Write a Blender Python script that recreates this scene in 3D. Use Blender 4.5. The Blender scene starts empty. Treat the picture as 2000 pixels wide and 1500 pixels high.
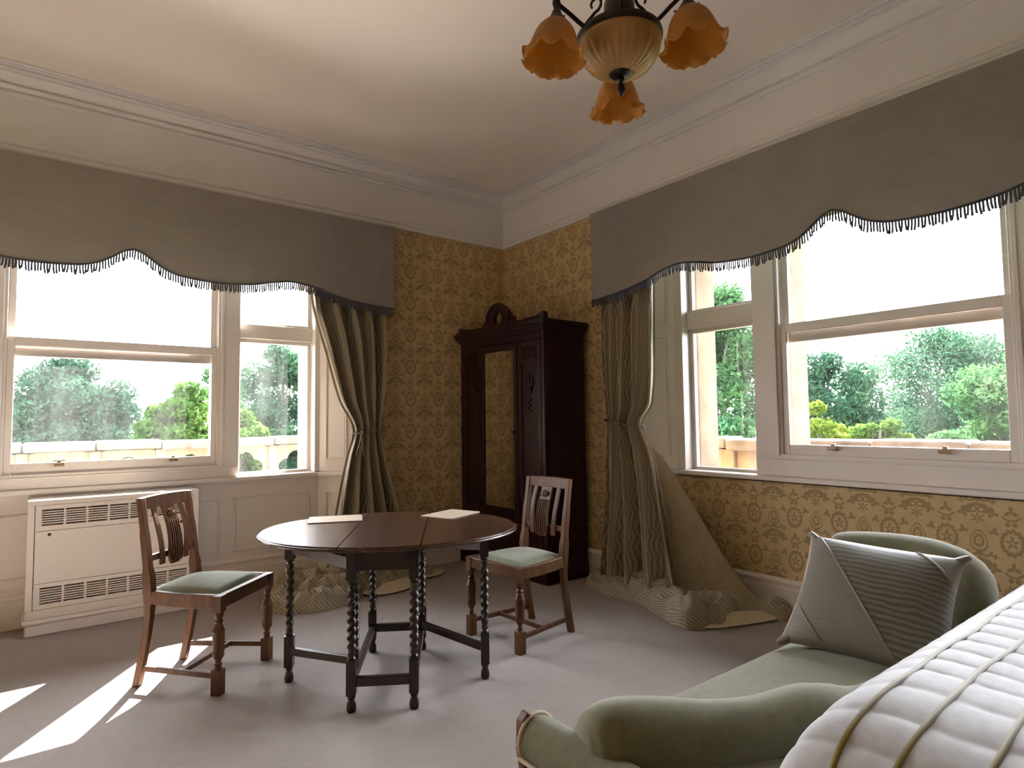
import bpy, bmesh, math, random
import numpy as np
from mathutils import Vector, Matrix
random.seed(7); rng = np.random.default_rng(7)
R = math.radians; PI = math.pi
sc = bpy.context.scene
col = sc.collection

# ------------------------------------------------------------------ camera
YAW, PITCH, ROLL, FPX, CAMH = R(52.311), R(3.3153), R(-.6968), 1198.35, 1.285
def set_camera():
    f = Vector((math.cos(PITCH)*math.cos(YAW), math.cos(PITCH)*math.sin(YAW), math.sin(PITCH)))
    r = Vector((math.sin(YAW), -math.cos(YAW), 0)); u = r.cross(f)
    r2 = r*math.cos(ROLL) + u*math.sin(ROLL); u2 = -r*math.sin(ROLL) + u*math.cos(ROLL)
    cd = bpy.data.cameras.new('camera'); co = bpy.data.objects.new('camera', cd); col.objects.link(co)
    m = Matrix((r2, u2, -f)).transposed().to_4x4(); m.translation = (0, 0, CAMH)
    co.matrix_world = m
    cd.sensor_fit = 'HORIZONTAL'; cd.sensor_width = 36.0; cd.lens = 36.0*FPX/2000.0
    cd.clip_start = .02; cd.clip_end = 400
    sc.camera = co
set_camera()

# ------------------------------------------------------------------ world, sun, exposure
SKY = 6.0
SUN = 42.0
EXPOSURE = 2.1
w = bpy.data.worlds.new('sky'); sc.world = w; w.use_nodes = True
bg = w.node_tree.nodes['Background']; bg.inputs[0].default_value = (.885, .92, 1.0, 1); bg.inputs[1].default_value = SKY
sd = bpy.data.lights.new('sun_offscreen', 'SUN'); sd.energy = SUN; sd.color = (1.0, .94, .88); sd.angle = R(.53)
so = bpy.data.objects.new('sun_offscreen', sd); col.objects.link(so)
so.rotation_euler = Vector((.727, 1.07, 1.0)).to_track_quat('Z', 'Y').to_euler(); so.location = (6, 9, 9)
sc.view_settings.view_transform = 'Standard'; sc.view_settings.look = 'None'
sc.view_settings.gamma = 1.0; sc.view_settings.exposure = EXPOSURE; sc.view_settings.use_curve_mapping = False
sc.cycles.max_bounces = 10; sc.cycles.diffuse_bounces = 6; sc.cycles.transparent_max_bounces = 24
sc.cycles.caustics_reflective = False; sc.cycles.caustics_refractive = False
sc.cycles.sample_clamp_indirect = 10.0; sc.cycles.use_denoising = True
# room numbers (metres, camera stands over the origin)
XW, YW = 3.66, 4.853            # room faces of the right and left walls
XB, YB = -2.3, -2.3             # walls behind the camera
XR, YR = 3.95, 5.08             # window planes at the back of the two recesses
CEIL = 3.50
LC, LH, LHW = .455, 1.412, 1.412+.227      # left recess: centre, half width at window, half width at wall
RC, RH, RHW = 1.530, 1.470, 1.470+.29

# ------------------------------------------------------------------ mesh builder
class MB:
    def __init__(s): s.v = []; s.f = []; s.uv = []; s.mi = []
    def add(s, vs, fs, uvs=None, mi=0):
        b = len(s.v); s.v += [tuple(p) for p in vs]
        for k, f in enumerate(fs):
            s.f.append(tuple(i+b for i in f)); s.uv.append(uvs[k] if uvs else None); s.mi.append(mi)
        return s
    def box(s, x0, x1, y0, y1, z0, z1, M=None, mi=0):
        vs = [(x, y, z) for z in (z0, z1) for y in (y0, y1) for x in (x0, x1)]
        if M is not None: vs = [M @ Vector(p) for p in vs]
        return s.add(vs, [(0,2,3,1),(4,5,7,6),(0,1,5,4),(2,6,7,3),(0,4,6,2),(1,3,7,5)], mi=mi)
    def prism(s, poly, z0, z1, M=None, mi=0):
        n = len(poly); a = sum(poly[i][0]*poly[(i+1)%n][1]-poly[(i+1)%n][0]*poly[i][1] for i in range(n))
        if a < 0: poly = poly[::-1]
        vs = [(p[0], p[1], z0) for p in poly]+[(p[0], p[1], z1) for p in poly]
        if M is not None: vs = [M @ Vector(p) for p in vs]
        return s.add(vs, [tuple(range(n))[::-1], tuple(range(n, 2*n))]+[(i, (i+1)%n, n+(i+1)%n, n+i) for i in range(n)], mi=mi)
    def beam(s, a, b, w, h, up=(0,0,1), mi=0):
        a = Vector(a); b = Vector(b); d = (b-a).normalized(); up = Vector(up)
        x = d.cross(up).normalized(); z = x.cross(d)
        vs = [c+x*(i*w/2)+z*(j*h/2) for c in (a, b) for i, j in ((-1,-1),(1,-1),(1,1),(-1,1))]
        return s.add(vs, [(0,1,2,3),(7,6,5,4),(0,4,5,1),(1,5,6,2),(2,6,7,3),(3,7,4,0)], mi=mi)
    def rings(s, rs, cap=True, closed=True, uvf=None, mi=0):
        n = len(rs[0]); vs = [p for r in rs for p in r]; fs = []; uvs = []
        for k in range(len(rs)-1):
            for i in range(n if closed else n-1):
                j = (i+1) % n
                fs.append((k*n+i, k*n+j, (k+1)*n+j, (k+1)*n+i))
                if uvf: uvs.append((uvf(k, i), uvf(k, i+1), uvf(k+1, i+1), uvf(k+1, i)))
        if cap and closed:
            fs.append(tuple(range(n))[::-1]); fs.append(tuple((len(rs)-1)*n+i for i in range(n)))
            if uvf: uvs += [[(0, 0)]*n, [(0, 0)]*n]
        return s.add(vs, fs, uvs if uvf else None, mi=mi)
    def lathe(s, prof, seg=20, M=None, cap=True):
        rs = []
        for r, z in prof:
            ring = [Vector((r*math.cos(2*PI*i/seg), r*math.sin(2*PI*i/seg), z)) for i in range(seg)]
            rs.append([M @ p for p in ring] if M is not None else ring)
        return s.rings(rs, cap)
    def tube(s, pts, rad, seg=10, cap=True, sx=1.0):
        pts = [Vector(p) for p in pts]; rs = []; prev = None
        for k, p in enumerate(pts):
            d = (pts[min(k+1, len(pts)-1)]-pts[max(k-1, 0)]).normalized()
            if prev is None:
                prev = d.orthogonal().normalized() if abs(d.z) > .9 else d.cross(Vector((0,0,1))).normalized()
            x = (prev-d*prev.dot(d)).normalized(); y = d.cross(x); prev = x
            r = rad(k/(len(pts)-1)) if callable(rad) else rad
            rs.append([p+x*(r*sx*math.cos(2*PI*i/seg))+y*(r*math.sin(2*PI*i/seg)) for i in range(seg)])
        return s.rings(rs, cap)
    def grid(s, fn, nu, nv, uvfn=None, mi=0):
        vs = [fn(i/nu, j/nv) for j in range(nv+1) for i in range(nu+1)]
        fs = []; uvs = []
        for j in range(nv):
            for i in range(nu):
                a = j*(nu+1)+i; fs.append((a, a+1, a+nu+2, a+nu+1))
                if uvfn: uvs.append(tuple(uvfn(p/nu, q/nv) for p, q in ((i,j),(i+1,j),(i+1,j+1),(i,j+1))))
        return s.add(vs, fs, uvs if uvfn else None, mi=mi)
    def build(s, name, mat, parent=None, smooth=None, bevel=0, sub=0, solid=0, M=None, fix=True):
        me = bpy.data.meshes.new(name); me.from_pydata([tuple(p) for p in s.v], [], s.f)
        if any(u for u in s.uv):
            lay = me.uv_layers.new(name='UVMap'); k = 0
            for p, u in zip(me.polygons, s.uv):
                for q in range(p.loop_total):
                    if u: lay.data[p.loop_start+q].uv = u[q]
        mats = mat if isinstance(mat, (list, tuple)) else [mat]
        for m in mats: me.materials.append(m)
        if len(mats) > 1: me.polygons.foreach_set('material_index', s.mi)
        if fix:
            bm = bmesh.new(); bm.from_mesh(me); bmesh.ops.recalc_face_normals(bm, faces=bm.faces); bm.to_mesh(me); bm.free()
        if smooth is not None:
            me.polygons.foreach_set('use_smooth', [True]*len(me.polygons))
            if smooth < 180: me.set_sharp_from_angle(angle=R(smooth))
        me.update()
        o = bpy.data.objects.new(name, me); col.objects.link(o)
        if parent is not None: o.parent = parent
        if M is not None: o.matrix_local = M
        if solid:
            md = o.modifiers.new('solid', 'SOLIDIFY'); md.thickness = solid; md.offset = 0
        if bevel:
            md = o.modifiers.new('bevel', 'BEVEL'); md.width = bevel; md.segments = 2; md.limit_method = 'ANGLE'; md.angle_limit = R(40)
        if sub:
            md = o.modifiers.new('sub', 'SUBSURF'); md.levels = sub; md.render_levels = sub
        return o
def tag(o, label=None, cat=None, group=None, kind=None):
    if label: o['label'] = label
    if cat: o['category'] = cat
    if group: o['group'] = group
    if kind: o['kind'] = kind
    return o
def empty(name, loc=(0,0,0), rz=0, label=None, cat=None, group=None, kind=None):
    o = bpy.data.objects.new(name, None); col.objects.link(o); o.location = loc; o.rotation_euler = (0, 0, rz)
    o.empty_display_size = .1
    return tag(o, label, cat, group, kind)
def copy_tree(o, parent=None):
    c = o.copy(); col.objects.link(c); c.parent = parent
    for ch in list(o.children): copy_tree(ch, c)
    return c
def lerp(a, b, t): return a+(b-a)*t
def interp(pts, x):
    # smooth (Catmull-Rom style, monotone-ish) interpolation through (x, y) points
    xs = [p[0] for p in pts]; ys = [p[1] for p in pts]
    if x <= xs[0]: return ys[0]
    if x >= xs[-1]: return ys[-1]
    k = max(i for i in range(len(xs)-1) if xs[i] <= x)
    def slope(i):
        if i == 0 or i == len(xs)-1: return 0 if len(xs) > 2 and i else (ys[1]-ys[0])/(xs[1]-xs[0]) if i == 0 else 0
        a = (ys[i]-ys[i-1])/(xs[i]-xs[i-1]); b = (ys[i+1]-ys[i])/(xs[i+1]-xs[i])
        return 0 if a*b <= 0 else 2*a*b/(a+b)
    h = xs[k+1]-xs[k]; t = (x-xs[k])/h; m0 = slope(k)*h; m1 = slope(k+1)*h
    return (2*t**3-3*t*t+1)*ys[k]+(t**3-2*t*t+t)*m0+(-2*t**3+3*t*t)*ys[k+1]+(t**3-t*t)*m1

# ------------------------------------------------------------------ node expressions
class Ex:
    nt = None
    def __init__(s, v): s.v = v
    @staticmethod
    def op(o, *a):
        n = Ex.nt.nodes.new('ShaderNodeMath'); n.operation = o
        for i, x in enumerate(a):
            x = x.v if isinstance(x, Ex) else x
            if isinstance(x, (int, float)): n.inputs[i].default_value = x
            else: Ex.nt.links.new(x, n.inputs[i])
        return Ex(n.outputs[0])
    def __add__(s, o): return Ex.op('ADD', s, o)
    __radd__ = __add__
    def __sub__(s, o): return Ex.op('SUBTRACT', s, o)
    def __rsub__(s, o): return Ex.op('SUBTRACT', o, s)
    def __mul__(s, o): return Ex.op('MULTIPLY', s, o)
    __rmul__ = __mul__
    def __truediv__(s, o): return Ex.op('DIVIDE', s, o)
    def __neg__(s): return Ex.op('MULTIPLY', s, -1.0)
    def sin(s): return Ex.op('SINE', s)
    def cos(s): return Ex.op('COSINE', s)
    def abs(s): return Ex.op('ABSOLUTE', s)
    def fract(s): return Ex.op('FRACT', s)
    def sqrt(s): return Ex.op('SQRT', s)
    def lt(s, o): return Ex.op('LESS_THAN', s, o)
    def gt(s, o): return Ex.op('GREATER_THAN', s, o)
    def max(s, o): return Ex.op('MAXIMUM', s, o)
    def min(s, o): return Ex.op('MINIMUM', s, o)
    def clamp(s): return Ex.op('MINIMUM', Ex.op('MAXIMUM', s, 0.0), 1.0)
def length(a, b): return (a*a+b*b).sqrt()
def angle(a, b): return Ex.op('ARCTAN2', a, b)

def srgb(r, g, b):
    f = lambda c: c/12.92 if c <= .04045 else ((c+.055)/1.055)**2.4
    return (f(r/255), f(g/255), f(b/255))
def new_mat(name):
    m = bpy.data.materials.new(name); m.use_nodes = True; nt = m.node_tree
    return m, nt, nt.nodes['Principled BSDF']
def ramp(nt, fac, c0, c1, p0=0., p1=1.):
    r = nt.nodes.new('ShaderNodeValToRGB'); r.color_ramp.elements[0].position = p0; r.color_ramp.elements[1].position = p1
    r.color_ramp.elements[0].color = (*c0, 1); r.color_ramp.elements[1].color = (*c1, 1)
    nt.links.new(fac.v if isinstance(fac, Ex) else fac, r.inputs[0]); return r.outputs[0]
def mixc(nt, fac, a, b):
    n = nt.nodes.new('ShaderNodeMix'); n.data_type = 'RGBA'
    for s, v in ((n.inputs[0], fac), (n.inputs[6], a), (n.inputs[7], b)):
        v = v.v if isinstance(v, Ex) else v
        if isinstance(v, (int, float)): s.default_value = v
        elif isinstance(v, tuple): s.default_value = (*v, 1)
        else: nt.links.new(v, s)
    return n.outputs[2]
def noise(nt, scale, detail=3, vec=None, rough=.5, out='Fac', dist=0):
    n = nt.nodes.new('ShaderNodeTexNoise'); n.inputs['Scale'].default_value = scale; n.inputs['Detail'].default_value = detail
    n.inputs['Roughness'].default_value = rough; n.inputs['Distortion'].default_value = dist
    if vec is not None: nt.links.new(vec, n.inputs['Vector'])
    return n.outputs[out]
def bump(nt, p, h, strength=.3, dist=.01):
    b = nt.nodes.new('ShaderNodeBump'); b.inputs['Strength'].default_value = strength; b.inputs['Distance'].default_value = dist
    nt.links.new(h.v if isinstance(h, Ex) else h, b.inputs['Height']); nt.links.new(b.outputs[0], p.inputs['Normal'])
def coord(nt, kind='Object'):
    return nt.nodes.new('ShaderNodeTexCoord').outputs[kind]
def position(nt): return nt.nodes.new('ShaderNodeNewGeometry').outputs['Position']
def xyz(nt, vec):
    n = nt.nodes.new('ShaderNodeSeparateXYZ'); nt.links.new(vec, n.inputs[0]); return [Ex(o) for o in n.outputs]
def scaled(nt, vec, s):
    n = nt.nodes.new('ShaderNodeMapping'); n.inputs['Scale'].default_value = s; nt.links.new(vec, n.inputs[0]); return n.outputs[0]
def setp(p, rough=.5, spec=None, metal=0, sheen=0):
    p.inputs['Roughness'].default_value = rough; p.inputs['Metallic'].default_value = metal
    if spec is not None: p.inputs['Specular IOR Level'].default_value = spec
    if sheen: p.inputs['Sheen Weight'].default_value = sheen; p.inputs['Sheen Roughness'].default_value = .5

def m_plain(name, c, rough=.6, var=.06, scale=6, bumpy=0, spec=None, metal=0, sheen=0):
    m, nt, p = new_mat(name); vec = coord(nt); f = noise(nt, scale, 4, vec)
    nt.links.new(ramp(nt, f, tuple(x*(1-var*2) for x in c), tuple(min(1, x*(1+var)) for x in c), .3, .7), p.inputs['Base Color'])
    setp(p, rough, spec, metal, sheen)
    if bumpy: bump(nt, p, noise(nt, 60, 3, vec), bumpy, .004)
    return m
def m_wood(name, c0, c1, rough=.35, sc_=(3, 3, 30), axis=2, spec=.5):
    m, nt, p = new_mat(name); vec = coord(nt)
    s = [26, 26, 26]; s[axis] = 1.6
    f = noise(nt, 1.0, 6, scaled(nt, vec, tuple(s)), .65, dist=.15)
    g = noise(nt, 2.3, 3, vec)
    Ex.nt = nt; h = Ex(f)*.75+Ex(g)*.25
    nt.links.new(ramp(nt, h, c0, c1, .32, .68), p.inputs['Base Color'])
    nt.links.new(ramp(nt, g, (rough*.8,)*3, (min(1, rough*1.35),)*3), p.inputs['Roughness'])
    p.inputs['Specular IOR Level'].default_value = spec
    bump(nt, p, f, .12, .002); return m

def m_wallpaper(name, phase, axis):
    m, nt, p = new_mat(name); Ex.nt = nt
    x, y, z = xyz(nt, position(nt)); W = .2853
    u = ((x if axis == 'x' else y)-phase)/W; v = (z-.0515)/W
    cu = (u+.5).fract()-.5; cv = (v+.5).fract()-.5        # 0,0 = centre of a wreath
    hu = u.fract()-.5; hv = v.fract()-.5                   # 0,0 = the point half a cell away
    def ring(e, r, t): return (e-r).abs().lt(t)
    # leafy oval wreath with a flower in it
    a0 = angle(cu, cv)
    e = length(cu/.185, cv/.245)
    mk = ring(e+(a0*15.0).sin()*.07, .84, .15)
    fl = length(cu/.10, (cv+.0)/.13)
    mk = mk.max(fl.lt((a0*5.0).cos()*.36+.64)*fl.gt(.20))
    # onion shaped bud with nested outlines, stem scrolls and side leaves
    e2 = length(hu/(.135-cv*.22), (cv+.01)/.20)
    mk = mk.max(e2.lt(1.0)*(e2*12.5+1.9).sin().gt(-.1))
    sa = length((hu.abs()-.105)/.10, (cv+.22)/.075)
    mk = mk.max(ring(sa, .78, .24)*(cv+.25).lt(.05))
    mk = mk.max(hu.abs().lt(.016)*(cv+.24).abs().lt(.07))
    # crown of scrolls with a palmette below
    a3 = angle(hu, hv)
    e3 = length(hu/.20, (hv-.05)/.13)
    mk = mk.max(ring(e3, .80, .21)*(hv.gt(-.01)))
    mk = mk.max(ring(length((hu.abs()-.06)/.07, (hv-.06)/.06), .75, .26))
    e4 = length(hu/.12, (hv+.10)/.10)
    mk = mk.max(e4.lt((angle(hu, hv+.10)*6.0).cos()*.42+.62)*e4.gt(.16))
    sb = length((hu.abs()-.235)/.075, (hv-.0)/.10)
    mk = mk.max(sb.lt((angle(hu.abs()-.235, hv)*3.0+.8).cos()*.42+.78))
    # lily over a curved arc
    a5 = angle(cu, hv-.05)
    e5 = length(cu/.10, (hv-.05)/.095)
    mk = mk.max(e5.lt((a5*3.0).cos()*.45+.68))
    e6 = length(cu/.16, (hv-.03)/.15)
    mk = mk.max(ring(e6, .90, .13)*hv.lt(-.03))
    mk = mk.max(length((cu.abs()-.05)/.04, (hv+.17)/.045).lt(1.0))
    # ivy leaves between
    qu = cu.abs()-.26; qv = cv-.17
    eq = length(qu, qv)/.075
    mk = mk.max(eq.lt((angle(qu, qv)*3.0+.6).cos()*.35+.78))
    qv2 = cv+.28; eq2 = length(qu, qv2)/.055
    mk = mk.max(eq2.lt((angle(qu, qv2)*4.0+.6).cos()*.35+.75))
    vec = position(nt); n1 = noise(nt, 9, 3, vec); n2 = noise(nt, 240, 2, vec)
    worn = (mk*(Ex(n2)*.8+.45)).clamp()
    base = ramp(nt, n1, (.52, .375, .195), (.60, .44, .235), .3, .7)
    c = mixc(nt, worn, base, (.30, .215, .10))
    nt.links.new(c, p.inputs['Base Color']); setp(p, .6, .3)
    bump(nt, p, n2, .05, .002)
    return m

def m_carpet():
    m, nt, p = new_mat('carpet_wool'); Ex.nt = nt
    vec = position(nt); x, y, z = xyz(nt, vec)
    n0 = noise(nt, 1.1, 3, vec); n1 = noise(nt, 14, 4, vec, .7); n2 = noise(nt, 260, 2, vec)
    rib = ((x*.615+y*.788)*2*PI/.011+Ex(n1)*3.0).sin()*.5+.5
    tuft = ((x*.788-y*.615)*2*PI/.009+Ex(n2)*2.0).sin()*.5+.5
    h = (rib*.30+tuft*.10+Ex(n2)*.60)
    c = ramp(nt, h, (.25, .222, .205), (.49, .45, .425), .2, .8)
    c2 = mixc(nt, (Ex(n0)*.7+Ex(n1)*.5-.35).clamp(), (.74, .70, .68), (1.0, 1.0, 1.0))
    mm = nt.nodes.new('ShaderNodeMix'); mm.data_type = 'RGBA'; mm.blend_type = 'MULTIPLY'; mm.inputs[0].default_value = 1
    nt.links.new(c, mm.inputs[6]); nt.links.new(c2, mm.inputs[7])
    nt.links.new(mm.outputs[2], p.inputs['Base Color']); setp(p, .95, .1, 0, .15)
    bump(nt, p, h, .5, .004); return m

def m_stripe_cloth(name, base, dark, pitch=.019, wave=.0085, wlen=.12, horizontal=False, rough=.55, cord='UV', sheen=.1, trans=0):
    m, nt, p = new_mat(name); Ex.nt = nt
    vec = coord(nt, cord); x, y, z = xyz(nt, vec)
    if horizontal: x, y = y, x
    n1 = noise(nt, 9, 2, vec); n3 = noise(nt, 4, 2, vec)
    ph = x/pitch*2*PI + (y*(2*PI/wlen)+Ex(n3)*9+x*11.0).sin()*(wave/pitch*2*PI) + Ex(n1)*9.0
    s = (ph.sin()*2.2+.5).clamp()
    weave = noise(nt, 900, 1, vec)
    c = mixc(nt, s, dark, base)
    c2 = ramp(nt, weave, (.82, .82, .82), (1, 1, 1))
    mm = nt.nodes.new('ShaderNodeMix'); mm.data_type = 'RGBA'; mm.blend_type = 'MULTIPLY'; mm.inputs[0].default_value = 1
    nt.links.new(c, mm.inputs[6]); nt.links.new(c2, mm.inputs[7])
    nt.links.new(mm.outputs[2], p.inputs['Base Color']); setp(p, rough, .35, 0, sheen)
    if trans:
        tr = nt.nodes.new('ShaderNodeBsdfTranslucent'); nt.links.new(mm.outputs[2], tr.inputs[0])
        ad = nt.nodes.new('ShaderNodeMixShader'); ad.inputs[0].default_value = trans
        nt.links.new(p.outputs[0], ad.inputs[1]); nt.links.new(tr.outputs[0], ad.inputs[2])
        nt.links.new(ad.outputs[0], nt.nodes['Material Output'].inputs[0])
    return m
def m_cloth(name, base, rough=.8, sheen=.2, trans=0, tcol=None, linen=True, slub=(140, 9, 9)):
    m, nt, p = new_mat(name); vec = coord(nt)
    f = noise(nt, 1, 3, scaled(nt, vec, slub)); g = noise(nt, 5, 3, vec)
    Ex.nt = nt; h = Ex(f)*.6+Ex(g)*.4
    nt.links.new(ramp(nt, h, tuple(c*.82 for c in base), tuple(min(1, c*1.12) for c in base), .3, .7), p.inputs['Base Color'])
    setp(p, rough, .25, 0, sheen); bump(nt, p, f, .1, .001)
    if trans:
        tr = nt.nodes.new('ShaderNodeBsdfTranslucent'); tr.inputs[0].default_value = (*(tcol or base), 1)
        ad = nt.nodes.new('ShaderNodeMixShader'); ad.inputs[0].default_value = trans
        nt.links.new(p.outputs[0], ad.inputs[1]); nt.links.new(tr.outputs[0], ad.inputs[2])
        nt.links.new(ad.outputs[0], nt.nodes['Material Output'].inputs[0])
    return m
def m_glass_pane():
    m, nt, p = new_mat('dusty_window_glass'); nt.nodes.remove(p); Ex.nt = nt
    vec = position(nt)
    t = nt.nodes.new('ShaderNodeBsdfTransparent'); t.inputs[0].default_value = (.96, .96, .96, 1)
    g = nt.nodes.new('ShaderNodeBsdfGlossy'); g.inputs['Roughness'].default_value = .02
    d = nt.nodes.new('ShaderNodeBsdfTranslucent'); d.inputs[0].default_value = (.85, .85, .85, 1)
    fr = nt.nodes.new('ShaderNodeFresnel'); fr.inputs[0].default_value = 1.3
    n = noise(nt, 2.0, 5, scaled(nt, vec, (3, 3, .5)), .65); n2 = noise(nt, 70, 2, vec)
    dust = ((Ex(n)-.45)*.022).clamp()*(Ex(n2)*.8+.5)+.0025
    m1 = nt.nodes.new('ShaderNodeMixShader'); nt.links.new(dust.v, m1.inputs[0]); nt.links.new(t.outputs[0], m1.inputs[1]); nt.links.new(d.outputs[0], m1.inputs[2])
    m2 = nt.nodes.new('ShaderNodeMixShader'); nt.links.new(fr.outputs[0], m2.inputs[0]); nt.links.new(m1.outputs[0], m2.inputs[1]); nt.links.new(g.outputs[0], m2.inputs[2])
    nt.links.new(m2.outputs[0], nt.nodes['Material Output'].inputs[0]); return m
def m_leaf(name, c0, c1, trans=.35):
    m, nt, p = new_mat(name); nt.nodes.remove(p)
    oi = position(nt); f = noise(nt, .9, 4, oi, .7)
    c = ramp(nt, f, c0, c1, .35, .65)
    d = nt.nodes.new('ShaderNodeBsdfDiffuse'); t = nt.nodes.new('ShaderNodeBsdfTranslucent')
    nt.links.new(c, d.inputs[0]); nt.links.new(c, t.inputs[0])
    mx = nt.nodes.new('ShaderNodeMixShader'); mx.inputs[0].default_value = trans
    nt.links.new(d.outputs[0], mx.inputs[1]); nt.links.new(t.outputs[0], mx.inputs[2])
    nt.links.new(mx.outputs[0], nt.nodes['Material Output'].inputs[0]); return m
def m_amber(name, c, ribs=0, trans=.5, rough=.25):
    m, nt, p = new_mat(name); vec = coord(nt); f = noise(nt, 7, 3, vec)
    nt.links.new(ramp(nt, f, tuple(x*.75 for x in c), c, .3, .7), p.inputs['Base Color']); setp(p, rough, .5)
    t = nt.nodes.new('ShaderNodeBsdfTranslucent'); t.inputs[0].default_value = (*c, 1)
    mx = nt.nodes.new('ShaderNodeMixShader'); mx.inputs[0].default_value = trans
    nt.links.new(p.outputs[0], mx.inputs[1]); nt.links.new(t.outputs[0], mx.inputs[2])
    nt.links.new(mx.outputs[0], nt.nodes['Material Output'].inputs[0]); return m

PAPER_L = m_wallpaper('damask_wallpaper_a', 2.898, 'x'); PAPER_R = m_wallpaper('damask_wallpaper_b', 4.70, 'y')
PAPER_RR = m_wallpaper('damask_wallpaper_c', 2.667, 'y')
PAINT = m_plain('cream_gloss_paint', (.72, .665, .61), .38, .02, 3)
FRIEZE = m_plain('white_wall_paint', (.72, .72, .72), .7, .02, 2)
CEILP = m_plain('ceiling_paint', (.80, .745, .68), .8, .02, 2)
CARPET = m_carpet()
STONE = m_plain('sandstone', (.17, .122, .082), .9, .18, 5, .5)
STONEP = m_plain('weathered_stone', (.125, .100, .082), .95, .3, 5, .6)
GLASS = m_glass_pane()
OAK = m_wood('dark_oak', (.012, .0055, .004), (.034, .015, .009), .30)
OAKTOP = m_wood('worn_oak_top', (.022, .0095, .0055), (.085, .043, .023), .24, axis=1)
CHAIRW = m_wood('chair_oak', (.050, .019, .007), (.145, .064, .025), .46, spec=.25)
MAHOG = m_wood('dark_mahogany', (.012, .0030, .0035), (.032, .0075, .0080), .28, spec=.35)
VELVET = m_cloth('sage_velvet', (.158, .156, .088), .85, .25, slub=(40, 40, 9))
SEATV = m_cloth('seat_velvet', (.175, .185, .115), .85, .3, slub=(40, 40, 40))
CURT = m_stripe_cloth('wavy_stripe_curtain', (.40, .345, .24), (.215, .18, .12), .024, .0075, .17)
LINING = m_cloth('cream_lining', (.72, .63, .45), .8, .05, .25)
PELM = m_cloth('taupe_pelmet_linen', (.335, .305, .275), .85, .1, .20, (.335, .305, .275), slub=(9, 9, 200))
FRINGE = m_cloth('taupe_fringe', (.085, .09, .11), .8, .05, .08, (.085, .09, .11))
METALW = m_plain('heater_enamel', (.62, .565, .495), .4, .01, 2)
BRONZE = m_plain('bronze_metal', (.022, .016, .014), .42, .2, 20, 0, .5, .6)
AMBER = m_amber('amber_shade_glass', (.66, .36, .10), trans=.6)
AMBERB = m_amber('alabaster_bowl_glass', (.72, .46, .20), trans=.45)
# ================================================================== the room
ZSOF = 2.78                      # soffit of the window recesses
EXT = .16                        # masonry behind the window plane before the stone surround
tag(MB().box(XB-.3, XR+.6, YB-.3, YR+.6, -.25, 0).build('floor', CARPET), 'grey beige ribbed wool carpet over the whole room', 'floor', kind='structure')
tag(MB().box(XB-.3, XR+.6, YB-.3, YR+.6, CEIL, CEIL+.2).build('ceiling', CEILP), 'plain off white plaster ceiling', 'ceiling', kind='structure')
# local frames: u along the wall, n outward, z up
ML = Matrix(((1,0,0,LC),(0,1,0,YR),(0,0,1,0),(0,0,0,1)))
MR = Matrix(((0,1,0,XR),(-1,0,0,RC),(0,0,1,0),(0,0,0,1)))
def wall_with_recess(name, M, H, HW, depth, ulo, uhi, mats, label):
    b = MB()
    for s, lim in ((1, uhi), (-1, ulo)):
        b.prism([(s*HW, -depth), (lim, -depth), (lim, EXT), (s*H, EXT), (s*H, 0)], 0, CEIL, M)
    b.prism([(-H, 0), (H, 0), (H, EXT), (-H, EXT)], 0, .84, M, mi=1)
    b.prism([(-HW, -depth), (HW, -depth), (H, 0), (H, EXT), (-H, EXT), (-H, 0)], ZSOF, CEIL, M)
    return tag(b.build(name, mats), label, 'wall', kind='structure')
wall_left = wall_with_recess('wall_left', ML, LH, LHW, YR-YW, XB-LC-.3, XR+.3-LC, [PAPER_L, PAINT], 'wall with ochre damask paper and panelled window recess behind the heater')
wall_right = wall_with_recess('wall_right', MR, RH, RHW, XR-XW, RC-YR-EXT, RC-YB+.3, [PAPER_R, PAPER_RR], 'wall with ochre damask paper and window recess behind the wardrobe')
tag(MB().box(XB-.3, XB, YB, YW, 0, CEIL).build('wall_back', PAPER_R), 'papered wall facing the wardrobe', 'wall', kind='structure')
tag(MB().box(XB, XW, YB-.3, YB, 0, CEIL).build('wall_front', PAPER_L), 'papered wall facing the heater', 'wall', kind='structure')

# cornice, frieze and picture rail run round the visible corner
def run_profile(name, prof, mat, label):
    # prof: (distance from wall, z), mitred at the corner, along both window walls
    b = MB(); rs = []
    for A in (0, 1, 2):
        ring = []
        for d, z in prof:
            if A == 0: ring.append((XB, YW-d, z))
            elif A == 1: ring.append((XW-d, YW-d, z))
            else: ring.append((XW-d, YB, z))
        rs.append(ring)
    b.rings(rs, cap=True, closed=True)
    return tag(b.build(name, mat, smooth=25), label, 'trim', kind='structure')
run_profile('trim_1', [(-.01, 3.345), (.018, 3.345), (.018, 3.366), (.008, 3.372), (.008, 3.384), (.036, 3.388), (.038, 3.402), (.024, 3.408), (.030, 3.424), (.048, 3.446), (.078, 3.462), (.078, 3.472), (.104, 3.474),
                       (.106, 3.484), (.092, 3.487), (.132, 3.488), (.134, 3.495), (.150, 3.492), (.168, 3.493), (.168, 3.51), (-.01, 3.51)], FRIEZE, 'moulded plaster cornice between ceiling and frieze')
run_profile('trim_2', [(-.01, 3.0), (.006, 3.0), (.006, 3.37), (-.01, 3.37)], FRIEZE, 'pale painted frieze above the picture rail')
run_profile('trim_3', [(-.01, 2.985), (.022, 2.985), (.03, 2.998), (.03, 3.012), (.022, 3.02), (.034, 3.03), (.036, 3.046), (.028, 3.056), (.01, 3.062), (-.01, 3.062)], FRIEZE, 'pale wooden picture rail below the frieze')

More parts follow.
